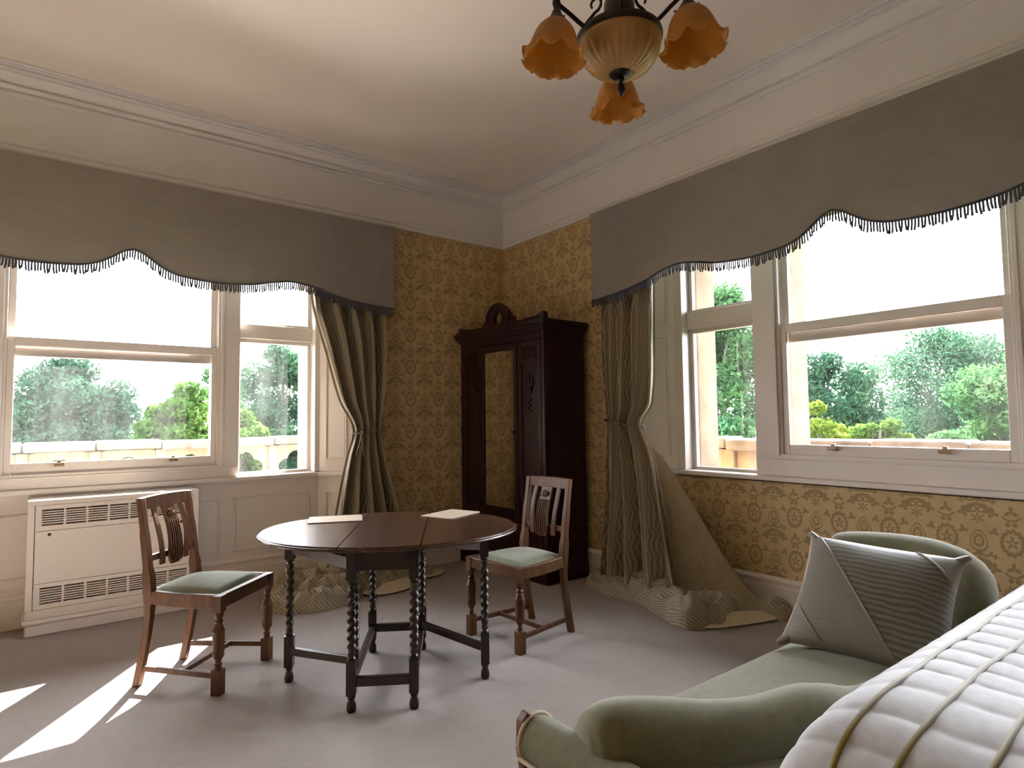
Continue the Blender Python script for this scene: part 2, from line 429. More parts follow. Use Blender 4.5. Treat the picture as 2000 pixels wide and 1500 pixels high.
# baseboards follow wall, splay and recess
def base_path(M, H, HW, depth, ulo, uhi):
    pts = [(ulo, -depth), (-HW, -depth), (-H, 0), (H, 0), (HW, -depth), (uhi, -depth)]
    return [M @ Vector((p[0], p[1], 0)) for p in pts]
def baseboard(name, path, prof, label):
    rs = []
    for k, p in enumerate(path):
        d0 = (path[k]-path[k-1]).normalized() if k else (path[1]-path[0]).normalized()
        d1 = (path[k+1]-path[k]).normalized() if k < len(path)-1 else d0
        n0 = Vector((d0.y, -d0.x, 0)); n1 = Vector((d1.y, -d1.x, 0)); n = (n0+n1).normalized(); n = n/max(.3, n.dot(n0))
        rs.append([p+n*d+Vector((0,0,z)) for d, z in prof])
    return tag(MB().rings(rs).build(name, PAINT, smooth=25), label, 'baseboard', kind='structure')
BP = [(-.01, 0), (.024, 0), (.024, .148), (.018, .152), (.018, .178), (.03, .184), (.03, .194), (.02, .203), (.012, .212), (-.01, .212)]
baseboard('baseboard_left', base_path(ML, LH, LHW, YR-YW, XB-LC, XW-LC), [(d, z*1.2) for d, z in BP], 'tall cream painted baseboard below the panelling')
baseboard('baseboard_right', base_path(MR, RH, RHW, XR-XW, RC-YW, RC-YB), BP, 'tall cream painted baseboard below the wallpapered window recess')

def moulding_rect(b, M, u0, u1, z0, z1, n=0, w=.018, h=.010):
    # raised frame on a face whose outside is -n in the frame M
    for a0, a1, c0, c1 in ((u0, u1, z0, z0+w), (u0, u1, z1-w, z1), (u0, u0+w, z0+w, z1-w), (u1-w, u1, z0+w, z1-w)):
        b.box(a0, a1, n-h, n+.002, c0, c1, M)
        b.box(a0+.003, a1-.003, n-h-.005, n-h, c0+(w*.35 if c1-c0 < .05 else 0), c1-(w*.35 if c1-c0 < .05 else 0), M) if (a1-a0) > .05 else b.box(a0+w*.35, a1-w*.35, n-h-.005, n-h, c0, c1, M)

def splay_frame(M, H, HW, depth, side):
    # frame whose u runs along the splayed side, n outward (away from the room)
    a = Vector((side*H, 0, 0)); c = Vector((side*HW, -depth, 0))
    if side > 0: p, q = a, c
    else: p, q = c, a
    d = (q-p).normalized(); nn = Vector((-d.y, d.x, 0))
    L = Matrix(((d.x, nn.x, 0, p.x), (d.y, nn.y, 0, p.y), (0, 0, 1, 0), (0, 0, 0, 1)))
    return M @ L, (q-p).length

def window(idx, M, P, label):
    H, HW, dep = P['H'], P['HW'], P['dep']
    root = empty('window_%d' % idx, M @ Vector((0, 0, .86)), 0, label, 'window', kind='structure')
    iv = Matrix.Translation(-(M @ Vector((0, 0, .86))))
    T = iv @ M
    def part(b, name, mat=PAINT, parent=root, **k): return b.build(name, mat, parent, **k)
    pb, st, mr, mr2, sb = P['pane_bot'], P['sash_bot'], P['meet'], P['meet_low'], P['sill']
    po, mi, mo, no = .585, .655, P['mo'], P['no']      # pane half, mullion inner/outer, narrow opening outer
    top = 2.70
    # frame: sill board with nose, mullions, jamb linings, head
    b = MB(); b.prism([(-H-.02, -.012), (-H, -.052), (H, -.052), (H+.02, -.012), (H+.02, .14), (-H-.02, .14)], sb-.034, sb, T)
    part(b, 'sill', bevel=.008)
    b = MB(); b.box(-mo+.001, mo-.001, -.017, .011, sb, st+.002, T); b.box(-mi+.03, mi-.03, .011, .11, sb, st-.0005, T); b.box(-mo+.02, mo-.02, -.026, -.017, st-.03, st-.016, T)
    part(b, 'apron', bevel=.004)
    for s in (-1, 1):
        lo, hi = sorted((s*mi, s*mo)); b = MB(); b.box(lo, hi, -.012, .14, sb, top, T)
        part(b, 'mullion', bevel=.005)
        b = MB()
        l2, h2 = sorted((s*(mi-.03), s*mi)); b.box(l2, h2, -.004, .11, st-.012, top, T)
        l2, h2 = sorted((s*(mi-.012), s*(mi+.012))); b.box(l2, h2, -.024, -.008, st-.012, top, T)
        part(b, 'staff_bead', bevel=.004)
        lo, hi = sorted((s*no, s*(H+.004))); b = MB(); b.box(lo, hi, -.02, .14, sb, top, T)
        part(b, 'jamb', bevel=.006)
    b = MB(); b.box(-H, H, -.012, .14, top, ZSOF+.01, T); part(b, 'head_lining')
    # narrow fixed lights
    for s in (-1, 1):
        fix = MB(); lo, hi = sorted((s*mo, s*no))
        tt, tb = P['tr_top'], P['tr_bot']
        fix.box(lo, hi, .045, .125, tb, tt, T)
        part(fix, 'transom', bevel=.006)
        fr = MB(); e = .028
        for z0, z1 in ((sb, tb), (tt, top)):
            fr.box(lo, lo+e, .085, .125, z0, z1, T); fr.box(hi-e, hi, .085, .125, z0, z1, T)
            fr.box(lo+e, hi-e, .085, .125, z0, z0+e*.8, T); fr.box(lo+e, hi-e, .085, .125, z1-e, z1, T)
        fo = part(fr, 'side_light_frame', bevel=.003)
        for z0, z1 in ((sb+e*.8, tb-e), (tt+e*.8, top-e)):
            g = MB(); g.box(lo+e, hi-e, .103, .107, z0, z1, T); part(g, 'pane', GLASS, fo)
    # sliding sashes: lower one inside, upper one outside
    def sash(name, n0, n1, z0, z1, rb, rt):
        s = MB(); w = mi-.03
        s.box(-w, -po, n0, n1, z0, z1, T); s.box(po, w, n0, n1, z0, z1, T)
        s.box(-po, po, n0, n1, z0, z0+rb, T); s.box(-po, po, n0, n1, z1-rt, z1, T)
        o = part(s, name, bevel=.004)
        g = MB(); nm = (n0+n1)/2; g.box(-po, po, nm-.002, nm+.002, z0+rb, z1-rt, T); part(g, 'pane', GLASS, o)
        return o
    low = sash('lower_sash', .012, .052, st, mr, pb-st, mr-mr2-.01)
    sash('upper_sash', .060, .100, mr2-.055, top, .085, .06)
    for s in (-.335, .335) if idx == 1 else (-.30, .30):
        l = MB(); l.box(s-.028, s+.028, -.004, .012, pb-.028, pb-.022, T); l.box(s-.028, s+.028, -.022, -.016, pb-.026, pb-.004, T); l.box(s-.028, s+.028, -.02, -.002, pb-.028, pb-.023, T); l.box(s-.012, s+.012, -.004, .012, pb-.024, pb+.012, T)
        part(l, 'sash_lift', BRASS, low, bevel=.002)
    # panelled shutters folded into the splays
    for s in (-1, 1):
        S, ln = splay_frame(T, H, HW, dep, s)
        b = MB(); b.box(.004, ln-.004, -.014, 0, sb, ZSOF, S)
        sh = part(b, 'shutter', bevel=.002)
        for z0, z1 in ((sb+.09, P['tr_bot']-.04), (P['tr_bot']+.05, ZSOF-.06)):
            m_ = MB(); moulding_rect(m_, S, .07, ln-.06, z0, z1, -.014); m_.box(.095, ln-.085, -.019, -.013, z0+.025, z1-.025, S)
            part(m_, 'panel', PAINT, sh, bevel=.002)
        b = MB(); b.box(-.02, ln+.006, -.052, .0, sb-.034, sb, S); part(b, 'splay_sill', bevel=.008)
    # outer stone: jambs and mullions
    for u0, u1 in ((-H-.35, -no+.02), (-mo-.0, -mi+.02), (mi-.02, mo+.0), (no-.02, H+.35)):
        b = MB(); b.box(u0, u1, .14, .14+P['rev'], .3, 3.2, T); part(b, 'stone_mullion' if abs(u0) < 1 else 'stone_jamb', STONE, bevel=.015)
    b = MB(); b.box(-no+.02, no-.02, .14, .14+P['rev']+.06, .3, sb-.02, T); part(b, 'stone_sill', STONE, bevel=.01)
    b = MB(); b.box(-no+.02, no-.02, .14, .14+P['rev'], top-.02, 3.2, T); part(b, 'stone_lintel', STONE)
    return root
BRASS = m_plain('aged_brass', (.32, .24, .15), .4, .1, 20, 0, .5, .7)
window(1, ML, dict(H=LH, HW=LHW, dep=YR-YW, sill=.872, pane_bot=1.04, sash_bot=.966, meet=1.864, meet_low=1.795, tr_top=2.073, tr_bot=1.957, mo=.782, no=1.372, rev=.22),
       'triple sash window above the cream wall heater with panelled shutters')
window(2, MR, dict(H=RH, HW=RHW, dep=XR-XW, sill=.886, pane_bot=1.097, sash_bot=1.03, meet=1.905, meet_low=1.835, tr_top=2.10, tr_bot=1.966, mo=.815, no=1.40, rev=.26),
       'triple sash window above the papered apron behind the chaise longue')

# panelled dado under the left window
b = MB(); b.box(-LH, LH, -.010, .002, .24, .842, ML)
dado = tag(b.build('trim_4', PAINT), 'cream panelled dado below the window behind the heater', 'trim', kind='structure')
for u0, u1 in ((-1.335, -.745), (-.66, .655), (.745, 1.335)):
    m_ = MB(); moulding_rect(m_, ML, u0, u1, .30, .715, -.010); m_.build('panel', PAINT, dado, bevel=.002)
for s in (-1, 1):
    S, ln = splay_frame(ML, LH, LHW, YR-YW, s)
    m_ = MB(); m_.box(.004, ln-.004, -.010, 0, .24, .842, S); moulding_rect(m_, S, .07, ln-.06, .30, .715, -.010); m_.build('panel', PAINT, dado, bevel=.002)

# ================================================================== wall heater
hx0, hx1, hy0, hy1, hz0, hz1 = -.035, .910, 4.79, 5.068, .105, .822
root = empty('wall_heater', ((hx0+hx1)/2, hy1, 0), 0, 'cream metal fan heater cabinet with slotted grilles under the window', 'heater')
iv = Matrix.Translation((-(hx0+hx1)/2, -hy1, 0))
b = MB()
gz = [(.205, .105), (.665, .115)]      # grille z0, height
gx0, gx1 = hx0+.07, hx1-.07
b.box(hx0, hx0+.004, hy0+.02, hy1, hz0, hz1, iv); b.box(hx1-.004, hx1, hy0+.02, hy1, hz0, hz1, iv); b.box(hx0+.004, hx1-.004, hy1-.004, hy1, hz0, hz1, iv); b.box(hx0+.004, hx1-.004, hy0+.02, hy1-.004, hz0, hz0+.004, iv); b.box(hx0+.004, hx1-.004, hy0+.02, hy1-.004, hz1-.004, hz1, iv)
for x0, x1, z0, z1 in ((hx0, hx1, hz0, .16), (hx0, hx1, hz1-.03, hz1), (hx0, hx0+.035, .16, hz1-.03), (hx1-.035, hx1, .16, hz1-.03)):
    b.box(x0, x1, hy0, hy0+.02, z0, z1, iv)
b.build('cabinet', METALW, root, bevel=.006)
def panel_with_slot(name, z0, z1, slot=None):
    b = MB(); x0, x1 = hx0+.039, hx1-.039; f0, f1 = hy0+.003, hy0+.019
    if slot:
        s0, s1 = slot
        b.box(x0, x1, f0, f1, z0, s0, iv); b.box(x0, x1, f0, f1, s1, z1, iv); b.box(x0, gx0, f0, f1, s0, s1, iv); b.box(gx1, x1, f0, f1, s0, s1, iv)
    else: b.box(x0, x1, f0, f1, z0, z1, iv)
    o = b.build(name, METALW, root)
    if slot:
        g = MB(); n = 7
        for k in range(1, n):
            z = lerp(slot[0], slot[1], k/n); g.box(gx0, gx1, f0, f0+.008, z-.0032, z+.0032, iv)
        for k in range(1, 7):
            x = lerp(gx0, gx1, k/7); g.box(x-.006, x+.006, f0-.001, f0+.008, slot[0], slot[1], iv)
        tag(g.build('grille', METALW, o), kind='stuff')
    return o
panel_with_slot('lower_panel', .162, .315, (.190, .290))
front = panel_with_slot('front_panel', .318, .632)
panel_with_slot('upper_panel', .635, .790, (.665, .765))
for x in (hx0+.11, hx1-.11):
    d = MB(); d.lathe([(.009, 0), (.009, .004), (.004, .005)], 12, iv @ Matrix.Translation((x, hy0+.003, .61)) @ Matrix.Rotation(R(90), 4, 'X')); d.build('lock', BRONZE, front, smooth=40)
b = MB(); b.box(hx0-.012, hx1+.012, hy0-.004, hy1, .075, .104, iv); b.box(hx0+.0, hx1-.0, hy0+.016, hy1, 0, .075, iv); b.build('plinth', PAINT, root, bevel=.008)
# ================================================================== wardrobe (stands against the right wall)
wx0, wx1, wy0, wy1 = 3.145, 3.60, 3.665, 4.815
root = empty('wardrobe', ((wx0+wx1)/2, (wy0+wy1)/2, 0), 0, 'tall dark mahogany wardrobe with a long mirror and arched pediment in the corner', 'wardrobe')
iv = Matrix.Translation((-(wx0+wx1)/2, -(wy0+wy1)/2, 0))
def wb(): return MB()
b = wb(); b.box(wx0-.012, wx1, wy0-.015, wy1+.015, 0, .10, iv); b.box(wx0-.006, wx1, wy0-.008, wy1+.008, .10, .13, iv); b.build('plinth', MAHOG, root, bevel=.006)
b = wb(); b.box(wx0+.022, wx1, wy0, wy1, .13, 1.985, iv)
for y0, y1 in ((wy0, wy0+.035), (wy1-.035, wy1)): b.box(wx0, wx0+.022, y0, y1, .13, 1.985, iv)
b.box(wx0, wx0+.022, wy0+.035, wy1-.035, 1.93, 1.985, iv); b.box(wx0, wx0+.022, wy0+.035, wy1-.035, .13, .15, iv)
b.build('carcass', MAHOG, root, bevel=.004)
b = wb()
for k, (o, z0, z1) in enumerate(((.012, 1.985, 2.005), (.026, 2.005, 2.02), (.045, 2.02, 2.045), (.062, 2.045, 2.068), (.052, 2.068, 2.08))):
    b.box(wx0-o, wx1, wy0-o, wy1+min(o, .03), z0, z1, iv)
b.build('cornice', MAHOG, root, bevel=.004)
# long drawer
b = wb(); b.box(wx0-.004, wx0+.02, wy0+.04, wy1-.04, .16, .43, iv); dr = b.build('drawer', MAHOG, root, bevel=.005)
for y in (wy0+.28, wy1-.28):
    k_ = wb(); k_.lathe([(.006, 0), (.008, .012), (.018, .02), (.02, .028), (.010, .034), (0.001, .035)], 14, iv @ Matrix.Translation((wx0-.004, y, .295)) @ Matrix.Rotation(R(-90), 4, 'Y')); k_.build('knob', BRONZE, dr, smooth=50)
# mirror door
my0, my1, mz0, mz1 = 4.045, 4.465, .545, 1.872
b = wb()
dy0, dy1, dz0, dz1 = my0-.045, my1+.045, .45, 1.925
for y0, y1, z0, z1 in ((dy0, my0, dz0, dz1), (my1, dy1, dz0, dz1), (my0, my1, dz0, mz0), (my0, my1, mz1, dz1)): b.box(wx0-.006, wx0+.02, y0, y1, z0, z1, iv)
door = b.build('door', MAHOG, root, bevel=.004)
mm, nt, p = new_mat('silvered_mirror'); p.inputs['Base Color'].default_value = (.80, .78, .70, 1); p.inputs['Metallic'].default_value = 1; p.inputs['Roughness'].default_value = .015
b = wb(); b.box(wx0+.008, wx0+.012, my0-.004, my1+.004, mz0-.004, mz1+.004, iv); b.build('mirror', mm, door)
bev = wb()
for y0, y1, z0, z1 in ((my0, my0+.012, mz0, mz1), (my1-.012, my1, mz0, mz1), (my0, my1, mz0, mz0+.012), (my0, my1, mz1-.012, mz1)):
    cx = wx0+.008
    bev.add([iv @ Vector(q) for q in ((cx-.0002, y0, z0), (cx-.0002, y1, z0), (cx-.0002, y1, z1), (cx-.0002, y0, z1),
             (cx-.003, y0 if y0 == my0 and y1-y0 < .1 else (y0 if y1-y0 > .1 else y1), z0 if z1-z0 > .1 or z0 == mz0 else z1), (cx-.0002, y1, z1))], [(0, 1, 2, 3)])
bev.build('mirror_bevel', mm, door)
k_ = wb(); k_.lathe([(.006, 0), (.008, .012), (.015, .02), (.012, .03), (.001, .032)], 14, iv @ Matrix.Translation((wx0-.006, my0-.024, 1.18)) @ Matrix.Rotation(R(-90), 4, 'Y')); k_.build('knob', BRONZE, door, smooth=50)
# carved side panels
def leaf_spray(b, cy, cz, x):
    for a, ln in ((0, .10), (28, .085), (-28, .085), (58, .065), (-58, .065), (180, .075), (160, .06), (-160, .06)):
        ca, sa = math.sin(R(a)), math.cos(R(a)); pts = []
        for k in range(7):
            t = k/6; s = ln*t; bend = .02*math.sin(t*PI)*(1 if a > 0 else -1 if a else 0)
            pts.append(iv @ Vector((x-.004-.006*math.sin(t*PI), cy+ca*s+sa*bend, cz+sa*s-ca*bend)))
        b.tube(pts, lambda t: .0015+.009*math.sin(min(1, t*.9+.1)*PI)**.8, 8)
for y0, y1 in ((wy0+.04, dy0-.005), (dy1+.005, wy1-.04)):
    b = wb(); e = .05
    for a0, a1, z0, z1 in ((y0, y0+e, dz0, dz1), (y1-e, y1, dz0, dz1), (y0+e, y1-e, dz0, dz0+.07), (y0+e, y1-e, 1.74, dz1)): b.box(wx0, wx0+.022, a0, a1, z0, z1, iv)
    sp = b.build('side_panel', MAHOG, root, bevel=.004)
    b = wb(); b.box(wx0+.010, wx0+.022, y0+e, y1-e, dz0+.07, 1.74, iv); b.build('field', MAHOG, sp)
    b = wb(); n = 9
    for k in range(n):
        yy = lerp(y0+e+.015, y1-e-.015, k/(n-1)); b.box(wx0-.005, wx0+.002, yy-.006, yy+.006, 1.775, 1.885, iv)
    b.build('fluting', MAHOG, sp, bevel=.003)
    b = wb(); leaf_spray(b, (y0+y1)/2, 1.56, wx0+.012)
    for k in range(5): b.lathe([(.001, -.012), (.012, 0), (.001, .012)], 8, iv @ Matrix.Translation((wx0+.008, (y0+y1)/2+(k % 2-.5)*.03, 1.44-.022*k)))
    b.build('carving', MAHOG, sp, smooth=60)
# pediment: arch with a round opening, low boards and end blocks
pc = (wy0+wy1)/2-.01; b = wb()
def arch_plate(b, x0, x1, c, z0, ro, ri, zc, n=28):
    outer = []; inner = []
    for k in range(n):
        a = 2*PI*k/n+PI/n; cy, cz = math.cos(a), math.sin(a)
        inner.append((c+ri*.95*cy, zc+ri*cz))
        r_ = ro*(1.0+.10*max(0, -cz))
        yy, zz = c+r_*cy*1.18, zc+r_*cz
        outer.append((yy, max(z0, zz)))
    V = [iv @ Vector((x, y, z)) for x in (x0, x1) for ring in (outer, inner) for y, z in ring]
    fs = []
    for k in range(n):
        j = (k+1) % n
        fs += [(k, j, n+j, n+k), (2*n+k, 3*n+k, 3*n+j, 2*n+j), (k, 2*n+k, 2*n+j, j), (n+k, n+j, 3*n+j, 3*n+k)]
    b.add(V, fs)
arch_plate(b, wx0-.02, wx0+.02, pc, 2.08, .125, .058, 2.155)
for s in (-1, 1):
    P_ = [(pc+s*.10, 2.08), (pc+s*.10, 2.20), (pc+s*.17, 2.185), (pc+s*.175, 2.15), (pc+s*.21, 2.155), (pc+s*.22, 2.115), (pc+s*.26, 2.105), (pc+s*.50, 2.118), (pc+s*.565, 2.135), (pc+s*.565, 2.08)]
    n = len(P_); V = [iv @ Vector((x, y, z)) for x in (wx0-.012, wx0+.016) for y, z in P_]
    b.add(V, [tuple(range(n)), tuple(range(2*n-1, n-1, -1))]+[(i, n+i, n+(i+1) % n, (i+1) % n) for i in range(n)])
    b.box(wx0-.03, wx0+.025, min(pc+s*.545, pc+s*.60), max(pc+s*.545, pc+s*.60), 2.08, 2.10, iv)
    b.lathe([(.001, 2.09), (.026, 2.10), (.032, 2.118), (.024, 2.135), (.001, 2.142)], 14, iv @ Matrix.Translation((wx0, pc+s*.575, 0)))
pts = [iv @ Vector((wx0-.022, pc+.15*math.cos(a), 2.155+.122*math.sin(a))) for a in [R(x) for x in range(-20, 201, 10)]]
b.tube(pts, .014, 8)
b.build('pediment', MAHOG, root, smooth=40, bevel=.003)

root.rotation_euler = (0, 0, R(1.6)); root.location.x -= .014
# ================================================================== dining chairs
def turned(prof, M, b=None, seg=18):
    b = b or MB(); return b.lathe(prof, seg, M)
def make_chair(name, mat):
    root = empty(name)
    fw, bw, dp = .215, .170, .225      # leg centres: half front, half back, half depth; +Y is the front
    T = lambda x, y, z=0: Matrix.Translation((x, y, z))
    for s in (-1, 1):
        x, y = s*fw, dp; b = MB(); q = .0225
        b.box(x-q, x+q, y-q, y+q, 0, .118); b.box(x-q, x+q, y-q, y+q, .385, .462)
        b.lathe([(.021, .116), (.017, .122), (.013, .130), (.019, .140), (.012, .150), (.016, .162), (.0255, .178), (.027, .19), (.024, .196), (.0275, .203), (.025, .210),
                 (.0275, .245), (.0285, .272), (.0265, .290), (.029, .296), (.025, .303), (.021, .318), (.015, .330), (.020, .340), (.014, .350), (.018, .362), (.022, .372), (.020, .387)], 18, T(x, y))
        b.build('front_leg', mat, root, smooth=35)
        # back leg and stile in one sweep
        pts = []; w0 = .019
        for k in range(25):
            t = k/24; z = .915*t
            if z < .44: yy = -dp-.012+.062*math.sin((z/.44)*PI/2)
            else: yy = -dp+.05-.062*((z-.44)/.475)**1.25
            xx = s*(bw+ (.004 if z > .44 else 0))
            pts.append((xx, yy, z))
        rs = []
        for k, p in enumerate(pts):
            t = k/24; hx = .0165+(.003 if .4 < t < .62 else 0); hy = .018+(.006 if .42 < t < .6 else 0)-.004*(t > .8)
            rs.append([(p[0]+i*hx, p[1]+j*hy, p[2]) for i, j in ((-1,-1),(1,-1),(1,1),(-1,1))])
        MB().rings(rs).build('back_leg', mat, root, smooth=40, bevel=.003)
    # seat rails: bowed side rails, straight front and back
    yb = -dp+.045
    b = MB(); zt, zb = .462, .40
    b.box(-fw+.02, fw-.02, dp-.016, dp+.018, zb, zt)
    b.box(-bw+.015, bw-.015, yb-.014, yb+.014, zb, zt)
    for s in (-1, 1):
        rs = []
        for k in range(13):
            t = k/12; y = lerp(dp-.02, yb, t); xm = s*(lerp(fw, bw, t)+.016*math.sin(t*PI)); low = .012*math.sin(t*PI)
            rs.append([(xm-.014, y, zb-low*.2), (xm+.014, y, zb-low*.2), (xm+.014, y, zt+.002), (xm-.014, y, zt+.002)])
        b.rings(rs)
    b.build('seat_frame', mat, root, smooth=40, bevel=.003)
    # drop-in pad
    def pad(u, v):
        t = v; y = lerp(dp-.022, yb+.012, t); hw = lerp(fw-.022, bw-.018, t)+.012*math.sin(t*PI)
        a, c = 2*u-1, 2*v-1
        return (a*hw, y, .458+.036*(max(0, 1-abs(a)**3.2)*max(0, 1-abs(c)**3.2))**.42)
    b = MB(); b.grid(pad, 22, 22); pd = b.build('seat_pad', SEATV, root, smooth=180)
    # back: top rail, lower rail, side slats, fluted splat
    def by(z): return -dp+.05-.062*((max(z, .44)-.44)/.475)**1.25
    b = MB(); rs = []
    for k in range(11):
        t = k/10; x = lerp(-bw-.002, bw+.002, t); bow = -.010*math.sin(t*PI)
        rs.append([(x, by(.86)-.013+bow, .855), (x, by(.86)+.011+bow, .855), (x, by(.915)+.012+bow, .917+.004*math.sin(t*PI)), (x, by(.915)-.012+bow, .917+.004*math.sin(t*PI))])
    b.rings(rs).build('top_rail', mat, root, smooth=40, bevel=.004)
    MB().box(-bw+.01, bw-.01, by(.615)-.010, by(.615)+.010, .600, .632).build('lower_rail', mat, root, bevel=.003)
    def strip(path, w, th, name, par):
        rs = []
        for k, (x, z, off) in enumerate(path):
            ww = w(k/(len(path)-1)) if callable(w) else w
            y = by(z)+off
            rs.append([(x-ww/2, y-th/2, z), (x+ww/2, y-th/2, z), (x+ww/2, y+th/2, z), (x-ww/2, y+th/2, z)])
        return MB().rings(rs).build(name, mat, par, smooth=40, bevel=.002)
    for s in (-1, 1):
        path = [(s*lerp(.098, .094, t)+s*.005*math.sin(t*PI*1.5), lerp(.862, .572, t), .016*math.sin(t*PI)+.012*t) for t in [k/14 for k in range(15)]]
        strip(path, lambda t: .030+.006*(t > .85), .010, 'side_slat', root)
    path = [(0, lerp(.862, .560, t), .018*math.sin(t*PI)+.014*t) for t in [k/16 for k in range(17)]]
    sp = strip(path, lambda t: interp([(0, .094), (.22, .086), (.6, .090), (.84, .100), (.93, .090), (1, .060)], t), .010, 'splat', root)
    for k in range(6):
        a = (k-2.5)/2.5
        pts = []
        for q in range(14):
            t = .26+.70*q/13; z = lerp(.862, .560, t); wd = interp([(0, .094), (.22, .086), (.6, .090), (.84, .100), (.93, .090), (1, .060)], t)
            pts.append((a*wd*.45, by(z)+.018*math.sin(t*PI)+.014*t+.0085, z))
        MB().tube(pts, .0058, 8).build('reed', mat, sp, smooth=60)
    b = MB()
    for a in (-50, -25, 0, 25, 50):
        b.tube([(math.sin(R(a))*.035*t, by(.80)+.018*.5+.008, .795+math.cos(R(a))*.048*t) for t in (0, .25, .5, .75, 1)], lambda t: .002+.006*math.sin(t*PI*.9+.2), 8)
    for s in (-1, 1): b.tube([(s*(.030-.014*math.cos(a)), by(.79)+.016, .792+.014*math.sin(a)) for a in [R(x) for x in range(0, 300, 30)]], .003, 6)
    b.build('carving', mat, sp, smooth=60)
    # H stretcher
    for s in (-1, 1):
        MB().beam((s*fw, dp, .085), (s*bw, -dp-.004, .085), .016, .026).build('side_stretcher', mat, root, bevel=.003)
    MB().beam((-(fw+bw)/2+.003, .02, .085), ((fw+bw)/2-.003, .02, .085), .016, .024).build('cross_stretcher', mat, root, bevel=.003)
    return root
ch = make_chair('dining_chair', CHAIRW)
def place(o, front, back):
    f, b_ = Vector((*front, 0)), Vector((*back, 0)); c = (f+b_)/2; d = (f-b_)
    o.location = c; o.rotation_euler = (0, 0, math.atan2(d.y, d.x)-PI/2)
ch2 = copy_tree(ch)
place(ch, (.860, 3.385), (.555, 3.700))
place(ch2, (2.105, 2.925), (2.570, 2.962))
tag(ch, 'oak dining chair with green seat pad and back turned to the heater', 'chair', 'oak dining chairs at the gateleg table')
tag(ch2, 'oak dining chair with green seat pad in front of the wardrobe', 'chair', 'oak dining chairs at the gateleg table')

# ================================================================== gateleg table
tc = Vector((1.440, 2.888, 0)); ang = math.atan2(.845, .534)-PI/2     # local +Y = length of the frame, local +X = towards the right leaf
root = empty('gateleg_table', tc, ang, 'oval dark oak gateleg table with barley twist legs', 'table')
TZ = .748
SA, SB = .645, .525
def top_piece(name, x0, x1):
    pts = []; n = 40
    xs = [lerp(x0, x1, k/n) for k in range(n+1)]
    up = [(x, SB*math.sqrt(max(0, 1-(x/SA)**2))) for x in xs]; dn = [(x, -y) for x, y in reversed(up)]
    poly = up+dn
    clean = []
    for p in poly:
        if not clean or (abs(p[0]-clean[-1][0])+abs(p[1]-clean[-1][1])) > 1e-4: clean.append(p)
    if abs(clean[0][0]-clean[-1][0])+abs(clean[0][1]-clean[-1][1]) < 1e-4: clean.pop()
    cx = (x0+x1)/2
    def inset(d, z): 
        out = []
        for x, y in clean:
            on_seam = abs(abs(x)-SEAM) < 1e-6 and False
            nx, ny = x/SA**2, y/SB**2; l = math.hypot(nx, ny); nx, ny = nx/l, ny/l
            out.append((min(max(x-nx*d, x0), x1), y-ny*d, z))
        return out
    rs = [inset(.016, TZ-.022), inset(.004, TZ-.020), inset(0, TZ-.014), inset(.002, TZ-.008), inset(.010, TZ-.0055), inset(.011, TZ-.002), inset(.014, TZ)]
    return MB().rings(rs).build(name, OAKTOP, root, smooth=25)
SEAM = .178
top_piece('top_board', -SEAM+.0012, SEAM-.0012)
top_piece('drop_leaf', -SA, -SEAM-.0012); top_piece('drop_leaf', SEAM+.0012, SA)
FX, FY = .138, .355       # leg centres
def twist_leg(b, x, y, blo=(.075, .225), bhi=(.575, .726), q=.021, foot=True):
    T = Matrix.Translation((x, y, 0))
    if foot: b.lathe([(.016, 0), (.0205, .006), (.0225, .022), (.019, .040), (.013, .054), (.0175, .060), (.0175, .066), (.015, .076)], 16, T)
    b.box(x-q, x+q, y-q, y+q, *blo); b.box(x-q, x+q, y-q, y+q, *bhi)
    z0, z1 = blo[1], bhi[0]
    b.lathe([(.017, z0-.002), (.0195, z0+.008), (.013, z0+.018), (.016, z0+.024)], 14, T); b.lathe([(.016, z1-.024), (.013, z1-.018), (.0195, z1-.008), (.017, z1+.002)], 14, T)
    n, seg = 72, 18; rs = []
    for k in range(n+1):
        t = k/n; z = lerp(z0+.018, z1-.018, t); a0 = 2*PI*t*4.2; e = min(1, 6*t, 6*(1-t)); ring = []
        for i in range(seg):
            a = 2*PI*i/seg; r = .0168+.0050*e*math.cos(2*(a-a0))
            ring.append((x+r*math.cos(a), y+r*math.sin(a), z))
        rs.append(ring)
    return b.rings(rs)
for sx in (-1, 1):
    for sy in (-1, 1):
        twist_leg(MB(), sx*FX, sy*FY).build('leg', OAK, root, smooth=40)
for sy in (-1, 1):
    MB().box(-FX+.02, FX-.02, sy*FY-.011, sy*FY+.011, .615, .724).build('end_apron', OAK, root, bevel=.003)
    MB().box(-FX+.02, FX-.02, sy*FY-.014, sy*FY+.014, .110, .152).build('end_stretcher', OAK, root, bevel=.004)
for sx in (-1, 1):
    MB().box(sx*FX-.010, sx*FX+.010, -FY+.02, FY-.02, .640, .724).build('side_apron', OAK, root, bevel=.003)
    MB().box(sx*FX-.014, sx*FX+.014, -FY+.02, FY-.02, .108, .150).build('side_stretcher', OAK, root, bevel=.004)
def gate(hx, hy, gx, gy):
    g = MB(); twist_leg(g, gx, gy, blo=(.075, .225), bhi=(.60, .724))
    lg = g.build('gate_leg', OAK, root, smooth=40)
    h = MB(); twist_leg(h, hx, hy, blo=(.152, .225), bhi=(.575, .638), q=.018, foot=False); h.build('gate_post', OAK, root, smooth=40)
    MB().beam((hx, hy, .615), (gx, gy, .690-.03), .018, .06).build('gate_rail', OAK, root, bevel=.003)
    MB().beam((hx, hy, .178), (gx, gy, .150), .026, .036).build('gate_stretcher', OAK, root, bevel=.003)
gate(-FX-.004, -.235, -.500, .005); gate(FX+.004, .235, .470, -.075)

